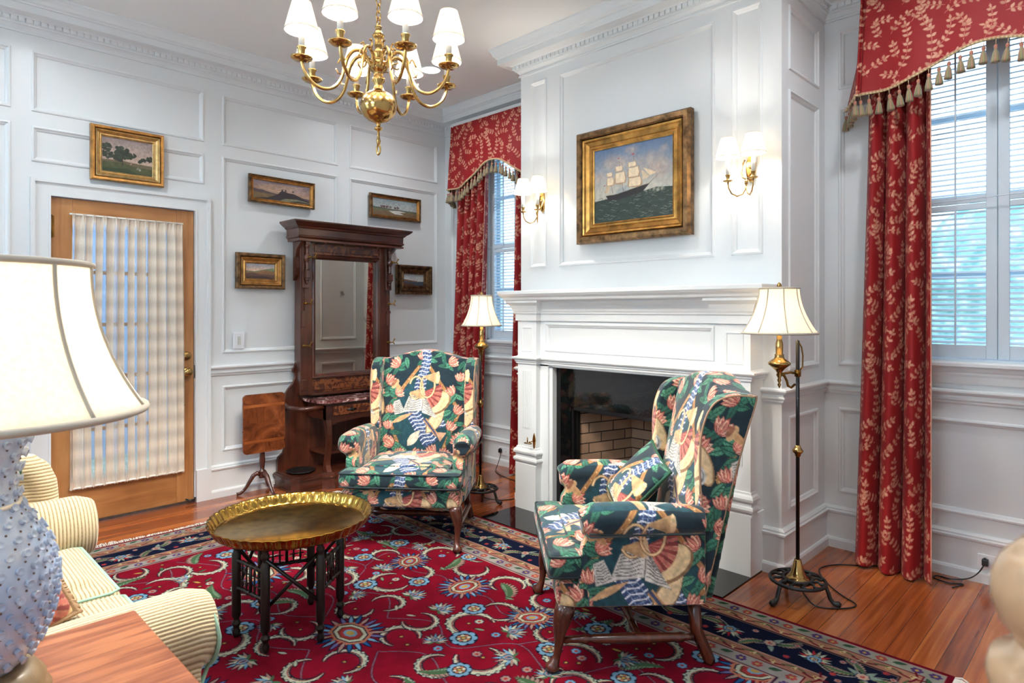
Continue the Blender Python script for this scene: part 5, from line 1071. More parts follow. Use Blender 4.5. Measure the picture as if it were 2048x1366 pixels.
def floor_lamp(label,loc,off,rot,s,feet0):
    t_=thing('floor_lamp',label,'floor lamp',loc,group='iron and brass floor lamps')
    mb=MB(); 
    for k in range(2): rr=(.118,.062)[k]; mb.tube([(rr*math.cos(a),rr*math.sin(a),.088+.006*k) for a in np.linspace(0,2*PI,37)[:-1]],.0085,8,closed=True)
    for k in range(12):
        a=2*PI*k/12; mb.tube([(.06*math.cos(a),.06*math.sin(a),.094),(.085*math.cos(a+.2),.085*math.sin(a+.2),.096),(.100*math.cos(a+.05),.10*math.sin(a+.05),.092),(.118*math.cos(a+.22),.118*math.sin(a+.22),.088)],.007,6)
    mb.lathe([(.0,.080),(.062,.080),(.066,.090),(.05,.098),(0,.10)],24); mb.build('base_plate',iron,t_)
    for k in range(3):
        a=feet0+2*PI*k/3; mb=MB(); C_,S_=math.cos(a),math.sin(a); mb.tube([(r*C_,r*S_,z) for r,z in ((.098,.090),(.118,.080),(.128,.055),(.135,.030),(.15,.014),(.168,.014),(.178,.010))],[.009,.0095,.009,.009,.011,.015,.010],8); mb.build('leg',iron,t_)
    mb=MB(); mb.lathe([(.052,.094),(.053,.100),(.040,.106),(.030,.122),(.022,.150),(.016,.175),(.014,.182),(0,.182)],28,flute=lambda i,j:1+(.03 if j%2 else 0)); mb.build('brass_bell',brass,t_)
    mb=MB(); mb.lathe([(.0085,.18),(.0085,1.19),(0,1.195)],14); mb.build('pole',blackp,t_)
    mb=MB(); mb.lathe([(.009,.655),(.012,.658),(.014,.668),(.022,.676),(.024,.684),(.018,.692),(.013,.700),(.012,.706),(.009,.708)],20); mb.build('knuckle',brass,t_)
    ox,oy=off; d=Vector((ox,oy,0)); L=d.length; u=d/L
    mb=MB(); z0=1.04; mb.lathe([(.0,z0-.016),(.014,z0-.015),(.015,z0+.014),(.0,z0+.018)],14); mb.tube([(u.x*r,u.y*r,z) for r,z in ((.01,z0),(L*.4,z0+.004),(L*.8,z0-.002),(L,z0+.0))],.0055,8)
    mb.tube([(u.x*r,u.y*r,z) for r,z in ((.012,z0-.05),(.03,z0-.066),(.045,z0-.058),(.05,z0-.035),(.062,z0-.012),(.075,z0-.004))],.006,8); mb.tube([(-u.x*r,-u.y*r,z) for r,z in ((.008,z0+.01),(.022,z0+.03),(.024,z0+.08),(.018,z0+.12),(.008,z0+.14))],.0035,8); mb.build('swing_arm',brassd,t_)
    mb=MB(); zz=1.02; c=(ox,oy,0)
    mb.lathe([(0,zz-.05),(.003,zz-.045),(.009,zz-.032),(.004,zz-.024),(.010,zz-.012),(.006,zz-.002),(.014,zz+.012),(.010,zz+.022),(.018,zz+.034),(.030,zz+.046),(.048,zz+.060),(.050,zz+.068),(.040,zz+.078),(.024,zz+.088),(.020,zz+.10),(.022,zz+.106),(.016,zz+.11),(.017,zz+.155),(.012,zz+.175),(.012,zz+.20),(0,zz+.20)],24,c); mb.build('lamp_column',brass,t_)
    sh=bell(t_,c,.078*s,.148*s,1.432,1.226,silk,8,1.9)
    mb=MB(); mb.tube([(ox+.04*math.sin(a)*1.2,oy,1.32-.10*math.cos(a)) for a in np.linspace(0,2*PI,25)[:-1]],.002,6,closed=True); mb.lathe([(0,1.42),(.010,1.424),(.006,1.434),(.012,1.444),(.008,1.454),(0,1.462)],14,c)
    for k in range(3): a=2*PI*k/3; mb.tube([(ox,oy,1.424),(ox+.078*s*math.cos(a),oy+.078*s*math.sin(a),1.43)],.0015,5)
    mb.build('finial',brass,t_); bulb(t_,(ox,oy,1.315),.026,LIGHTS['floor']); return t_
RT=(.7115,.7026); FW_=(-.7026,.7115)
floor_lamp('iron and brass floor lamp beside the long curtain at the near mantel end',(3.565,-.83,0),(-.085*RT[0],-.085*RT[1]),0,1.10,math.radians(-108))
floor_lamp('iron and brass floor lamp standing in the window corner behind the left wing chair'.replace('left ',''),(1.405,-.835,0),(.02*RT[0]-.03*FW_[0]-.0,.02*RT[1]-.05*FW_[1]),0,.93,math.radians(-108))
# ------------------------------------------------------------ chandelier
CX,CY=2.484,-2.387
ch=thing('chandelier','eight armed polished brass chandelier with small white shades','chandelier',(CX,CY,0))
mb=MB(); mb.lathe([(0,2.00),(.006,2.003),(.009,2.02),(.006,2.035),(.005,2.06),(.016,2.066),(.017,2.072),(.008,2.078),(.010,2.092),(.022,2.097),(.04,2.104),(.058,2.118),(.070,2.138),(.074,2.158),(.072,2.176),(.064,2.195),(.05,2.209),(.036,2.217),(.026,2.222),(.02,2.235),(.016,2.25),(.026,2.262),(.026,2.275),(.018,2.283),(.02,2.30),(.034,2.306),(.034,2.34),(.022,2.345),(.016,2.36),(.027,2.372),(.022,2.384),(.013,2.392),(.017,2.41),(.013,2.43),(.020,2.438),(.025,2.448),(.018,2.460),(.010,2.47),(.014,2.480),(.014,2.486),(.005,2.492),(0,2.495)],36)
mb.build('column',brass,ch)
MB().tube([(.012*math.sin(a),0,1.985-.020*math.cos(a)) for a in np.linspace(0,2*PI,17)[:-1]],.004,8,closed=True).build('ring',brass,ch); mb=MB(); mb.tube([(.012*math.sin(a),0,2.508-.016*math.cos(a)) for a in np.linspace(0,2*PI,17)[:-1]],.003,8,closed=True); mb.build('ring',brass,ch)
mb=MB(); z=2.53; k=0
while z<3.14:
    mb.tube([((.010*math.sin(a) if k%2 else 0),(0 if k%2 else .010*math.sin(a)),z-.019*math.cos(a)) for a in np.linspace(0,2*PI,13)[:-1]],.0027,6,closed=True); z+=.030; k+=1
mb.build('chain',brass,ch); mb=MB(); mb.lathe([(0,3.12),(.01,3.125),(.03,3.14),(.055,3.155),(.06,3.165),(0,3.166)],28); mb.build('ceiling_canopy',brass,ch)
am=MB(); arm=[(.030,2.318),(.048,2.352),(.075,2.372),(.105,2.364),(.128,2.33),(.14,2.285),(.155,2.24),(.18,2.208),(.215,2.195),(.25,2.203),(.28,2.228),(.297,2.258),(.304,2.286)]
am.tube(catmull([(r,0,z) for r,z in arm],5),.0066,10); am.tube([(.075+.020*math.cos(a),0,2.346+.020*math.sin(a)) for a in np.linspace(1.4,5.4,10)],[.005-.0003*k for k in range(10)],8); am.tube([(.135+.006*k,0,2.318+.018*math.sin(k*.8)) for k in range(6)],.003,6)
am.tube([(.06,0,2.372),(.055,0,2.395),(.064,0,2.41),(.074,0,2.402)],.004,8); am.tube([(.146,0,2.262),(.165,0,2.266),(.172,0,2.282)],.003,6)
am.lathe([(.0,2.284),(.010,2.285),(.030,2.289),(.041,2.296),(.042,2.300),(.030,2.296),(.012,2.294),(.011,2.300),(.013,2.312),(.014,2.33),(.018,2.336),(.018,2.340),(.0,2.341)],28,(.304,0,0))
arm0=am.build('arm',brass,ch); cd0=MB().lathe([(.0115,2.338),(.0115,2.412),(0,2.413)],14,(.304,0,0)).build('candle_sleeve',candm,arm0)
mb=MB(); mb.lathe([(.034,2.512),(.0635,2.402)],32,(.304,0,0),cap=False); me=mb.mesh('s'); bm=bmesh.new(); bm.from_mesh(me); 
for f in [f for f in bm.faces if len(f.verts)>4]: bm.faces.remove(f)
bm.to_mesh(me); bm.free(); sh0=obj('candle_shade',me,silkw,arm0); m=sh0.modifiers.new('t','SOLIDIFY'); m.thickness=.001
for r,z in ((.034,2.512),(.0638,2.402)): MB().tube([(.304+r*math.cos(a),r*math.sin(a),z) for a in np.linspace(0,2*PI,33)[:-1]],.0016,6,closed=True).build('shade_trim',trimm,arm0)
b0=MB().lathe([(0,2.412),(.008,2.415),(.014,2.43),(.010,2.45),(0,2.468)],12,(.304,0,0)).build('light_bulb',bulbm,arm0)
for k in range(8):
    a=arm0 if k==0 else copy_tree(arm0,ch); a.rotation_euler=(0,0,math.radians(30+45*k)); add_light('bulb_light','POINT',(CX+.304*math.cos(math.radians(30+45*k)),CY+.304*math.sin(math.radians(30+45*k)),2.44),LIGHTS['chand'],WARM,shadow_soft_size=.016)
# ------------------------------------------------------------ sconces
def sconce(label,x):
    t_=thing('wall_sconce',label,'wall lamp',(x,BY,0),group='brass wall sconces flanking the ship painting')
    mb=MB(); mb.prism([(.028*math.cos(a),2.07+.072*math.sin(a)) for a in np.linspace(0,2*PI,25)[:-1]],lambda a,b:(a,0,b),lambda a,b:(a*.85,-.008,(b-2.07)*.92+2.07)); mb.lathe([(0,0),(.007,.002),(.006,.010),(0,.012)],12,(0,-.008,2.075),M=Matrix.Rotation(PI/2,4,'X')); mb.build('backplate',brass,t_)
    mb=MB(); mb.tube([(0,-.005,2.04),(0,-.03,2.016),(0,-.05,2.01),(0,-.055,2.0),(0,-.055,1.985)],.005,8); mb.lathe([(0,1.975),(.009,1.98),(.009,2.0),(0,2.006)],12,(0,-.055,0))
    for s in (-1,1): mb.tube([(s*.004,-.05,2.008),(s*.024,-.045,2.02),(s*.036,-.035,2.055),(s*.034,-.025,2.09),(s*.024,-.02,2.115)],[.005,.005,.005,.004,.004],8)
    mb.build('stem',brass,t_)
    for s in (-1,1):
        d=Vector((s*.067,-.068,0)); n_=Vector((0,-.055,0)); mb=MB(); L=[(0,1.985),(.04,1.955),(.2,1.93),(.5,1.918),(.8,1.932),(.96,1.96),(1,1.992)]
        mb.tube([tuple(n_+d*r+Vector((0,0,z))) for r,z in L],.0036,8); c=n_+d; c=(c.x,c.y,0)
        mb.lathe([(0,1.988),(.008,1.989),(.022,1.994),(.026,1.998),(.014,1.997),(.008,1.998),(.008,2.010),(.012,2.024),(.014,2.028),(0,2.029)],20,c); a=mb.build('arm',brass,t_)
        MB().lathe([(.0105,2.027),(.0105,2.105),(0,2.106)],14,c).build('candle_sleeve',candm,a)
        m=MB(); m.lathe([(.034,2.218),(.0615,2.118)],32,c,cap=False); me=m.mesh('s'); bm=bmesh.new(); bm.from_mesh(me)
        for f in [f for f in bm.faces if len(f.verts)>4]: bm.faces.remove(f)
        bm.to_mesh(me); bm.free(); o=obj('candle_shade',me,silkw,a); q=o.modifiers.new('t','SOLIDIFY'); q.thickness=.001
        for r,z in ((.034,2.218),(.0618,2.118)): MB().tube([(c[0]+r*math.cos(q),c[1]+r*math.sin(q),z) for q in np.linspace(0,2*PI,33)[:-1]],.0016,6,closed=True).build('shade_trim',trimm,a)
        MB().lathe([(0,2.105),(.008,2.108),(.013,2.125),(.009,2.145),(0,2.16)],12,c).build('light_bulb',bulbm,a)
        add_light('bulb_light','POINT',(x+c[0],BY+c[1],2.15),LIGHTS['sconce'],WARM,shadow_soft_size=.016)
sconce('two light brass wall sconce on the narrow panel close to the window corner',1.787); sconce('two light brass wall sconce on the narrow panel close to the big window',3.245)
# ceiling cans
for i,(cx_,cy_) in enumerate(CANS):
    t_=thing('ceiling_light','round recessed ceiling light'+[' added as fill between chandelier and fireplace',' over the window corner',' over the big window',' above the glazed door',' above the side wall',' behind the chandelier'][i],'ceiling light',(cx_,cy_,CEI),group='recessed ceiling lights')
    mb=MB(); mb.lathe([(.072,-.001),(.088,-.001),(.088,-.006),(.072,-.008),(.070,-.001)],32); mb.build('trim_ring',white,t_); mb=MB(); mb.lathe([(0,-.004),(.071,-.004),(.071,-.001),(0,-.001)],32); mb.build('lens',emis('can_lens',(255,250,240),6),t_)
# ============================================================ brass tray table
TX,TY=2.165,-2.61
st_=thing('folding_stand','dark turned wood folding stand with spindle panels under the brass tray','table stand',(TX,TY,.0115))
ph0=8
LR=.205; pos=[Vector((LR*math.cos(math.radians(ph0+60*k)),LR*math.sin(math.radians(ph0+60*k)),0)) for k in range(6)]
base=None
for p in pos:
    if base is None:
        mb=MB(); mb.lathe([(.011,0),(.014,.008),(.016,.022),(.010,.034),(.012,.042),(.017,.050),(.018,.058),(.010,.066),(.012,.076),(.0175,.086),(.0175,.335),(.012,.345),(.010,.352),(.016,.362),(.017,.372),(.011,.384),(.0165,.398),(.0165,.412),(0,.412)],16); base=mb.build('leg',ebony,st_); base.location=p
    else: o=base.copy(); COL.objects.link(o); o.parent=st_; o.location=p
for k in range(6):
    a,b=pos[k],pos[(k+1)%6]; L=(b-a).length; d=(b-a)/L; q=lambda t,z:tuple(a+d*(t*L)+Vector((0,0,z)))
    mb=MB()
    if k in (0,2,4):
        for z in (.20,.31):
            t=np.linspace(0,1,25); mb.tube([q(x,z) for x in t],[.0075+(.003 if i%4==2 else 0) for i in range(25)],8)
        for t0 in (.22,.36,.64,.78): 
            zz=np.linspace(.20,.31,9); mb.tube([q(t0,z) for z in zz],[.0035+(.0025 if i in (2,6) else 0) for i in range(9)],7)
        for z in (.237,.273): mb.tube([q(.15,z),q(.43,z)],.003,6); mb.tube([q(.57,z),q(.85,z)],.003,6)
        mb.tube([q(.5,.20),q(.5,.31)],.007,8); mb.build('spindle_panel',ebony,st_)
    else:
        n_=Vector((-d.y,d.x,0))*.006
        mb.tube([tuple(Vector(q(0,.16))+n_),tuple(Vector(q(1,.36))+n_)],.0075,8); mb.tube([tuple(Vector(q(0,.36))-n_),tuple(Vector(q(1,.16))-n_)],.0075,8); mb.tube([tuple(Vector(q(.5,.26))-n_*2),tuple(Vector(q(.5,.26))+n_*2)],.005,8); mb.build('cross_brace',ebony,st_)
tr_=thing('brass_tray','large round engraved brass tray with crimped rim on a folding stand','tray',(TX-.02,TY+.02,.4265))
t=NT('engraved_brass'); t.b.inputs['Metallic'].default_value=.4; v=t.coord('Object'); n=t.n('ShaderNodeTexNoise'); n.inputs['Scale'].default_value=6; n.inputs['Detail'].default_value=8; t.l(v,n.inputs['Vector']); vo=t.n('ShaderNodeTexVoronoi'); vo.inputs['Scale'].default_value=46; vo.feature='DISTANCE_TO_EDGE'; t.l(v,vo.inputs['Vector'])
wv=t.n('ShaderNodeTexWave'); wv.wave_type='RINGS'; wv.rings_direction='Z'; wv.inputs['Scale'].default_value=9; wv.inputs['Distortion'].default_value=4; wv.inputs['Detail'].default_value=3; t.l(v,wv.inputs['Vector'])
t.l(t.ramp(n.outputs[0],[(.3,(176,144,72)),(.5,(206,176,98)),(.60,(220,198,136)),(.68,(212,204,184))]),t.b.inputs['Base Color']); t.l(t.ramp(n.outputs[0],[(.4,(78,78,78)),(.62,(120,120,120))]),t.b.inputs['Roughness'])
mm=t.n('ShaderNodeMath',operation='MULTIPLY'); t.l(vo.outputs[0],mm.inputs[0]); mm.inputs[1].default_value=3; ad=t.n('ShaderNodeMath',operation='ADD'); t.l(mm.outputs[0],ad.inputs[0]); t.l(wv.outputs['Fac'],ad.inputs[1]); t.bump(ad.outputs[0],.25,.0012); engr=t.m
brt=metal('tray_rim_brass',(196,154,72),.16,.3,20)
mb=MB(); mb.lathe([(0,0),(.10,.0),(.20,.0),(.286,.001),(.292,.002),(.297,.003)],96,cap=False); mb.build('tray_plate',engr,tr_,fix=True)
mb=MB(); N=240
rp=[(.297,.003),(.301,.005),(.305,.013),(.310,.023),(.316,.034),(.323,.044),(.328,.0475),(.329,.0465),(.326,.042),(.319,.031),(.313,.020),(.308,.009),(.302,.001),(.294,-.002),(.20,-.003),(0,-.003)]
def fl(i,j): 
    k=(j*48/N)%1; w=abs(k-.5)*2; return 1+(.022*(w**1.5-.4) if 2<=i<=11 else 0)
mb.lathe(rp,N,flute=fl); mb.build('crimped_rim',brt,tr_)
# ============================================================ settee
t=NT('cream_corduroy'); v=t.coord('Generated') ; 
def cord(name,axis,per=.0125):
    t=NT(name); v=t.coord('Object'); s=t.n('ShaderNodeSeparateXYZ'); t.l(v,s.inputs[0]); m=t.n('ShaderNodeMath',operation='MULTIPLY'); m.inputs[1].default_value=2*PI/per; 
    nz=t.n('ShaderNodeTexNoise'); nz.inputs['Scale'].default_value=4; t.l(v,nz.inputs['Vector']); ad=t.n('ShaderNodeMath',operation='MULTIPLY_ADD'); ad.inputs[1].default_value=.012; t.l(nz.outputs[0],ad.inputs[0]); (t.l(s.outputs[axis],ad.inputs[2]) if axis<3 else (sb:=t.n('ShaderNodeMath',operation='SUBTRACT'),t.l(s.outputs[0],sb.inputs[0]),t.l(s.outputs[2],sb.inputs[1]),t.l(sb.outputs[0],ad.inputs[2]))); t.l(ad.outputs[0],m.inputs[0])
    q=t.n('ShaderNodeMath',operation='SINE'); t.l(m.outputs[0],q.inputs[0]); w=t.n('ShaderNodeMath',operation='MULTIPLY_ADD'); w.inputs[1].default_value=.5; w.inputs[2].default_value=.5; t.l(q.outputs[0],w.inputs[0])
    n=t.n('ShaderNodeTexNoise'); n.inputs['Scale'].default_value=160; t.l(v,n.inputs['Vector']); a2=t.n('ShaderNodeMath',operation='MULTIPLY_ADD'); a2.inputs[1].default_value=.35; t.l(n.outputs[0],a2.inputs[0]); t.l(w.outputs[0],a2.inputs[2])
    t.l(t.ramp(a2.outputs[0],[(.12,(126,104,72)),(.40,(176,156,120)),(.85,(204,188,154))]),t.b.inputs['Base Color']); P(t,Roughness=.95); t.b.inputs['Sheen Weight'].default_value=.3; t.bump(w.outputs[0],.5,.004); return t.m
cz,cx_m,cy_m=cord('cream_stripe_cloth_z',2),cord('cream_stripe_cloth_x',0,.0118),cord('cream_stripe_cloth_y',1,.0118)
cxz=cord('cream_stripe_cloth_diagonal',3,.0125)
pipeg=paint('green_piping',(150,188,166),.8)
so=thing('settee','cream striped settee with pale green piping, partly behind the big table lamp','sofa',(2.42,-3.66,.0115))
def soft_obj(name,mb,mat,parent,vox=.010,sm=6):
    me=soften(mb,vox,sm); return obj(name,me,mat,parent)
mb=MB(); mb.box(-.62,.58,-.33,.33,.07,.34,b=.03); soft_obj('base',mb,cz,so)
# cushions
for i,(a,b) in enumerate(((-.535,.018),(.024,.50))):
    mb=MB(); mb.box(a,b,-.20,.375,.345,.455,b=.035); mb.box(a+.08,b-.08,-.12,.31,.42,.478,b=.028); c=soft_obj('seat_cushion',mb,cy_m,so,.010,12)
    mb=MB()
    for z in (.442,.358): mb.tube([(a+.014,-.1,z),(a+.014,.34,z),(a+.03,.364,z),(b-.03,.364,z),(b-.014,.34,z),(b-.014,-.1,z)],.005,6)
    mb.build('piping',pipeg,c)
# arms: far and near, scroll fronts
for i,(cx_,hw_,zt_) in enumerate(((-.64,.125,.575),(.555,.105,.60))):
    mb=MB(); mb.tube([(cx_,y,zt_-.10+.01*math.sin(y*4)) for y in (-.36,-.1,.15,.38,.43)],[hw_*.95,hw_*.97,hw_,hw_*.96,hw_*.8],20); mb.prism([(-.36,.09),(.385,.09),(.39,.3),(.37,.5),(-.36,.5)],lambda a,b:(cx_-hw_*.75,a,b),lambda a,b:(cx_+hw_*.80,a,b))
    if i==1: mb.prism([(.0,.0),(.10,.02),(.11,.25),(.06,.46),(.0,.46)],lambda a,b:(cx_+a*.9,-.3,b+.09),lambda a,b:(cx_+a,.385,b+.09))
    ar=soft_obj('arm',mb,cy_m if i==0 else cxz,so,.010,4)
    mb=MB(); mb.tube([(cx_+.088*math.cos(a),.425-.012*abs(math.sin(a)),zt_-.10+.088*math.sin(a)) for a in np.linspace(PI*1.1,-.35*PI,20)]+[(cx_+hw_*.72,.385,z) for z in (.40,.3,.2,.1)],.0055,6); mb.build('piping',pipeg,ar)
mb=MB(); mb.tube([(-.72,.29,.52),(-.72,.275,.66),(-.72,.235,.725),(-.72,.12,.735),(-.72,-.3,.735)],[.05,.055,.055,.055,.055],16); mb.prism([(.325,.30),(.33,.55),(.325,.67),(.30,.735),(.24,.775),(.15,.785),(-.36,.79),(-.36,.30)],lambda a,b:(-.775,a,b),lambda a,b:(-.685,a,b)); soft_obj('side_back',mb,cz,so,.010,8)
mb=MB(); mb.box(-.68,.56,-.42,-.24,.12,.80,b=.05); soft_obj('back',mb,cz,so,.012,8)
for x in (-.6,.5):
    for y in (-.34,.30): MB().lathe([(.014,0),(.02,.02),(.026,.07),(.026,.09),(0,.09)],12,(x,y,0)).build('leg',maho,so)
# pillows -----------------------------------------------------------
def pillow(name,label,loc,rot,w,h,d,off,rim,parent=None,fringe=False):
    t_=thing(name,label,'pillow',loc); t_.rotation_euler=rot
    n_=90; A,B=np.meshgrid(np.linspace(-1,1,n_),np.linspace(-1,1,n_),indexing='ij'); th=(np.clip(1-A**2,0,1)*np.clip(1-B**2,0,1))**.42*d/2; X=A*w/2*(1-.07*(1-np.abs(B))**1.0*0-.05*np.cos(B*PI/2)*0); pin=1-.06*(1-B**2)*np.abs(A)**3; pin2=1-.06*(1-A**2)*np.abs(B)**3; X=A*w/2*pin; Z=B*h/2*pin2
    for s in (-1,1):
        me=gridmesh(np.stack([X,th*s,Z],-1),'pillow'); 
        if s<0: me.flip_normals()
        setcol(me,FAB.sample((X+off[0]).ravel(),(Z+off[1]).ravel())); me.materials.append(bpy.data.materials['tapestry_fabric']); obj('front_panel' if s<0 else 'rear_panel',me,None,t_)
    e=[(X[i,0],0,Z[i,0]) for i in range(0,n_,3)]+[(X[-1,i],0,Z[-1,i]) for i in range(0,n_,3)]+[(X[i,-1],0,Z[i,-1]) for i in range(n_-1,-1,-3)]+[(X[0,i],0,Z[0,i]) for i in range(n_-1,-1,-3)]
    mb=MB()
    if not fringe: mb.tube(e,.0065,8,closed=True); mb.build('cord_edge',rim,t_)
    else:
        R=random.Random(4)
        P_=[Vector(p) for p in e]
        for i in range(len(P_)):
            a,b=P_[i],P_[(i+1)%len(P_)]
            for k in range(3):
                p=a.lerp(b,k/3); o=p.normalized()*.022; mb.tube([tuple(p-o*.4+Vector((0,-.006,0))),tuple(p+o*.1+Vector((0,-.008,0))),tuple(p+o*.7+Vector((0,R.uniform(-.006,.006),0)))],[.003,.0045,.002],6)
        mb.build('tufted_edge',rim,t_)
    return t_
cordg=paint('dark_green_cord',(8,66,44),.7); fringm=paint('tan_fringe',(170,140,110),.9)
B2=math.radians(-42.97); bx,by=2.925+.682*.36-.732*.10,-1.86+.732*.36+.682*.10
pillow('throw_pillow','small teal floral throw pillow with dark green cord edge on the wing chair seat',(bx+.035,by+.035,.592),(math.radians(-40),math.radians(14),B2),.30,.30,.10,(.27,.52),cordg)
pillow('throw_pillow','floral pillow with tan tufted edge standing in the near corner of the settee',(2.62,-3.655,.59),(math.radians(-8),math.radians(-20),math.radians(96)),.33,.30,.11,(.25,.5),fringm,fringe=True)
pillow('throw_pillow','floral pillow leaning in the far corner of the settee by the raised side',(1.86,-3.62,.64),(math.radians(-12),math.radians(-4),math.radians(-80)),.28,.26,.10,(.05,.3),cordg)
# ============================================================ end table and table lamp
et=thing('end_table','square reddish wood end table carrying the big table lamp, beside the settee','table',(3.40,-3.76,.0115))
mb=MB(); mb.box(-.33,.33,-.335,.335,.612,.64,b=.004); mb.build('table_top',tabw,et)
mb=MB(); mb.box(-.30,.30,-.305,.305,.53,.612); mb.build('apron',walnuth,et)
for x in (-.28,.28):
    for y in (-.285,.285): MB().tube([(x,y,0),(x,y,.55)],[.016,.024],4).build('leg',walnut,et)
LX,LY=3.288,-3.715
tl=thing('table_lamp','big table lamp with blue white hobnail ceramic body and cream linen shade','table lamp',(LX,LY,.653))
MB().lathe([(.0,0),(.095,0),(.098,.012),(.088,.02),(.09,.035),(.075,.055),(.06,.062),(0,.062)],32).build('wooden_base',wood('lamp_base_wood',[(.3,(96,78,54)),(.5,(130,108,78)),(.7,(156,134,100))],2,1,.4),tl)
t=NT('blue_white_glaze'); v=t.coord('Object'); n=t.n('ShaderNodeTexNoise'); n.inputs['Scale'].default_value=9; t.l(v,n.inputs['Vector']); t.l(t.ramp(n.outputs[0],[(.3,(150,172,206)),(.55,(190,204,226)),(.75,(220,226,234))]),t.b.inputs['Base Color']); P(t,Roughness=.18); t.b.inputs['Coat Weight'].default_value=.6; glz=t.m
glw=paint('cream_glaze',(232,222,206),.2)
bp=[(.05,.06),(.062,.075),(.080,.105),(.096,.145),(.104,.19),(.103,.225),(.094,.265),(.078,.30),(.060,.325),(.050,.345),(.047,.37),(.048,.40),(.055,.43),(.064,.46),(.068,.485),(.062,.51),(.045,.53),(.025,.545),(.016,.56),(.0,.565)]
body=MB().lathe(bp,48).build('ceramic_body',glz,tl)
mb=MB(); mb.tube([(.0515*math.cos(a),.0515*math.sin(a),.343) for a in np.linspace(0,2*PI,41)[:-1]],.004,8,closed=True); mb.build('neck_band',glw,tl)
# hobnails: little open cups with a rust dot between
def rad(z):
    for (r0,z0),(r1,z1) in zip(bp,bp[1:]):
        if z0<=z<=z1: return r0+(r1-r0)*(z-z0)/(z1-z0),math.atan2(-(r1-r0),(z1-z0))
    return .03,0
mb=MB(); mc=MB(); z=.085; row=0
while z<.515:
    r,sl=rad(z); n_=max(6,int(2*PI*r/.025))
    for k in range(n_):
        a=2*PI*(k+.5*(row%2))/n_; M=Matrix.Translation((r*math.cos(a),r*math.sin(a),z))@Matrix.Rotation(a,4,'Z')@Matrix.Rotation(PI/2-sl,4,'Y')
        mb.lathe([(.006,-.001),(.005,.003),(.0055,.006),(.0072,.0082),(.0066,.009),(.004,.006),(0,.0052)],10,M=M)
    z2=z+.0115; r2,s2=rad(z2)
    for k in range(n_): a=2*PI*(k+.5*(row%2)+.5)/n_; mc.lathe([(.0022,0),(.0018,.0012),(0,.0015)],6,M=Matrix.Translation((r2*math.cos(a),r2*math.sin(a),z2))@Matrix.Rotation(a,4,'Z')@Matrix.Rotation(PI/2-s2,4,'Y'))
    z+=.023; row+=1
mb.build('hobnail_relief',glz,body)['kind']='stuff'; mc.build('rust_dots',paint('rust_dot',(96,70,60),.4),body)['kind']='stuff'
mb=MB(); mb.lathe([(.012,.56),(.014,.58),(.010,.60),(.010,.66),(.016,.665),(.016,.70),(0,.70)],20); mb.lathe([(0,.765),(.010,.768),(.008,.78),(.012,.79),(0,.80)],14); mb.tube([(.06*math.sin(a),0,.68-.09*math.cos(a)) for a in np.linspace(0,2*PI,25)[:-1]],.0025,6,closed=True); mb.build('fittings',brass,tl)
linen=shade_mat('cream_linen',(247,240,222),.34,.6)
bell(tl,(0,0,0),.158,.243,.758,.498,linen,10,2.1,seg=72,cord=.0045); bulb(tl,(0,0,.64),.03,LIGHTS['table'],(1,.93,.84),.03)
# ============================================================ pale turned post close to the camera
px_,py_=4.682,-3.448
po=thing('turned_post','blurred pale polished wood post with rounded finial close by','post',(px_,py_,0))
MB().lathe([(0,1.168),(.030,1.168),(.032,1.171),(.037,1.178),(.040,1.188),(.0395,1.198),(.036,1.207),(.028,1.216),(.015,1.221),(0,1.222)],40).build('finial',pale,po)
MB().lathe([(.03,0),(.045,0),(.045,.03),(.03,.05),(.024,.08),(.024,.5),(.032,.53),(.024,.56),(.022,1.0),(.028,1.03),(.022,1.05),(.030,1.09),(.038,1.13),(.042,1.15),(.040,1.158),(.031,1.162),(.029,1.168),(0,1.169)],32).build('shaft',pale,po)
# ============================================================ door curtain
dc=thing('door_curtain','gathered sheer linen curtain covering the glass of the pine door','curtain',(.02,-2.652,0))
t=NT('sheer_linen'); a=t.n('ShaderNodeAttribute'); a.attribute_name='Col'; t.l(a.outputs['Color'],t.b.inputs['Base Color']); P(t,Roughness=.9)
tr2=t.n('ShaderNodeBsdfTranslucent'); t.l(a.outputs['Color'],tr2.inputs[0]); mx=t.n('ShaderNodeMixShader'); mx.inputs[0].default_value=.12; t.l(t.b.outputs[0],mx.inputs[1]); t.l(tr2.outputs[0],mx.inputs[2])
al=t.n('ShaderNodeAttribute'); al.attribute_name='Open'; tp_=t.n('ShaderNodeBsdfTransparent'); m2=t.n('ShaderNodeMixShader'); t.l(al.outputs['Fac'],m2.inputs[0]); t.l(mx.outputs[0],m2.inputs[1]); t.l(tp_.outputs[0],m2.inputs[2]); t.l(m2.outputs[0],t.out.inputs[0]); sheer=t.m
nu,nv=520,260; s=np.linspace(0,1,nu); zz=np.linspace(.225,1.925,nv); S,Z=np.meshgrid(s,zz,indexing='ij'); f=(Z-.225)/1.7
rg=np.random.RandomState(8); ph=np.cumsum(.5+rg.rand(nu))/nu; ph=ph/ph[-1]; ph=np.interp(s,s,ph); F_=11
wav=np.sin(2*PI*F_*ph[:,None]+.6*np.sin(3*f)+.4*np.sin(9*ph[:,None])) ; fine=np.sin(2*PI*F_*3.1*ph[:,None])
edge=np.exp(-((f-1)/.035)**2)+np.exp(-(f/.035)**2)
Xd=.012*wav*(1-.6*edge)+.004*fine*edge+.006; Yd=(S-.5)*(.632+.03*np.sin(f*PI)*(2*S-1)**2*0)+.006*np.sin(f*3.3)*(S-.5)*2+.004*np.cos(2*PI*F_*ph[:,None])
Yd=Yd+(.012*(1-f)**2)*(S-.5)*2
Zd=Z+.004*fine*edge-.018*np.exp(-(f/.1)**2)*np.cos((S-.5)*PI)*-1*0
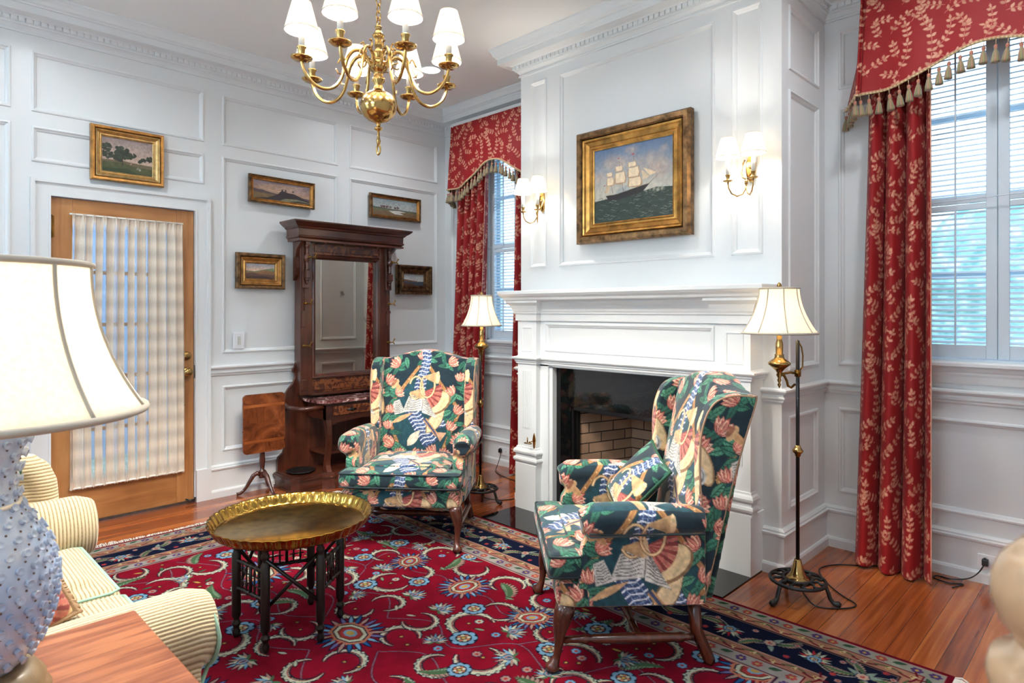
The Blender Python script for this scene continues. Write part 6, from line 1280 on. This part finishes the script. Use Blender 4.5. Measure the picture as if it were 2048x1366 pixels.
me=gridmesh(np.stack([Xd,Yd,Zd],-1),'sheer'); w=rg.rand(F_*2+2); thin=np.clip((wav-.05)*3.5,0,1)*np.clip(2.4*np.interp(ph*F_,np.arange(F_*2+2)*.5,w)-.5,0,1)[:,None]
lw_=1+.06*np.sin(Z*900)+.05*rg.rand(nu,nv); setcol(me,(np.array((216,202,184))*lw_.reshape(-1,1)).clip(0,255))
at=me.attributes.new('Open','FLOAT','POINT'); at.data.foreach_set('value',(thin*(1-np.clip(edge*1.5,0,1))*.72).astype(np.float32).ravel()); me.materials.append(sheer); obj('sheer_panel',me,None,dc)
for z in (.232,1.922): MB().tube([(.004,-.325,z),(.004,.325,z)],.006,8).build('curtain_rod',candm,dc)
# ============================================================ switch, outlets and cords
sw=thing('light_switch','white wall dimmer switch plate under the pink sky landscape','switch',(0,-1.94,1.111))
MB().box(.0005,.009,-.040,.040,-.060,.060,b=.002).build('switch_plate',plast,sw); mb=MB(); mb.box(.009,.0105,-.017,.017,-.034,.034); 
for k in range(7): mb.box(.0105,.0115,-.012,.012,-.028+.0086*k,-.0235+.0086*k,1)
mb.build('switch_buttons',[plast,paint('button_grey',(176,178,158),.5)],sw)
def outlet(label,x,z,w,px):
    t_=thing('wall_outlet',label,'outlet',(x,-.0195,z),group='electrical outlets in the baseboard'); MB().box(-w/2,w/2,-.005,0,-.036,.036,b=.002).build('outlet_plate',plast,t_)
    mb=MB()
    for sx in (-.5,.5):
        mb.box(sx*w*.5-.018,sx*w*.5+.018,-.0062,-.005,-.014,.014)
        for k in (-.006,.006): mb.box(sx*w*.5+k-.001,sx*w*.5+k+.001,-.0066,-.0062,-.005,.005,1)
    mb.build('socket_face',[plast,blackp],t_)
outlet('small white outlet in the baseboard behind the corner floor lamp',.815,.128,.115,0); outlet('wide white outlet in the baseboard below the large shuttered window',4.188,.105,.13,0)
def cordobj(label,pts,plug=None,r=.0032):
    P_=[np.array(p,float) for p in pts]; o=[]
    for i in range(len(P_)-1):
        p0=P_[max(i-1,0)];p1=P_[i];p2=P_[i+1];p3=P_[min(i+2,len(P_)-1)]
        for t in np.linspace(0,1,8,endpoint=False): o.append(tuple(.5*((2*p1)+(-p0+p2)*t+(2*p0-5*p1+4*p2-p3)*t*t+(-p0+3*p1-3*p2+p3)*t**3)))
    o.append(tuple(P_[-1])); t_=thing('power_cord',label,'cord',tuple(P_[0]*(1,1,0))); off=P_[0]*(1,1,0)
    mb=MB(); mb.tube([tuple(np.array(p)-off) for p in o],r,7); mb.build('cord',blackp,t_)
    if plug: x,y,z=np.array(plug)-off; mb=MB(); mb.box(x-.013,x+.013,y-.026,y,z-.016,z+.016,b=.004); mb.box(x-.005,x+.005,y-.02,y-.006,z+.014,z+.022); mb.build('plug',blackp,t_)
zc=.0045
cordobj('black cord plugged in below the large shuttered window',[(4.155,-.045,.105),(4.13,-.05,.055),(4.09,-.07,.02),(4.02,-.09,zc),(3.97,-.085,zc),(3.96,-.13,zc),(4.03,-.15,zc),(4.08,-.12,zc),(4.05,-.20,zc)],(4.155,-.026,.108))
cordobj('black cord running over the boards from the right-hand floor lamp to the curtain',[(3.57,-.83,.075),(3.60,-.84,.03),(3.66,-.86,zc),(3.75,-.80,zc),(3.78,-.72,zc),(3.70,-.66,zc),(3.60,-.56,zc),(3.52,-.42,zc),(3.56,-.30,zc),(3.66,-.22,zc),(3.78,-.12,zc)])
cordobj('black cord running from the corner floor lamp to the small outlet',[(1.405,-.835,.075),(1.43,-.83,.03),(1.50,-.74,zc),(1.55,-.62,zc),(1.46,-.52,zc),(1.36,-.45,zc),(1.40,-.38,zc),(1.30,-.32,zc),(1.05,-.27,zc),(.90,-.20,zc),(.84,-.13,.015),(.80,-.05,.09),(.787,-.045,.12)],(.787,-.026,.13))
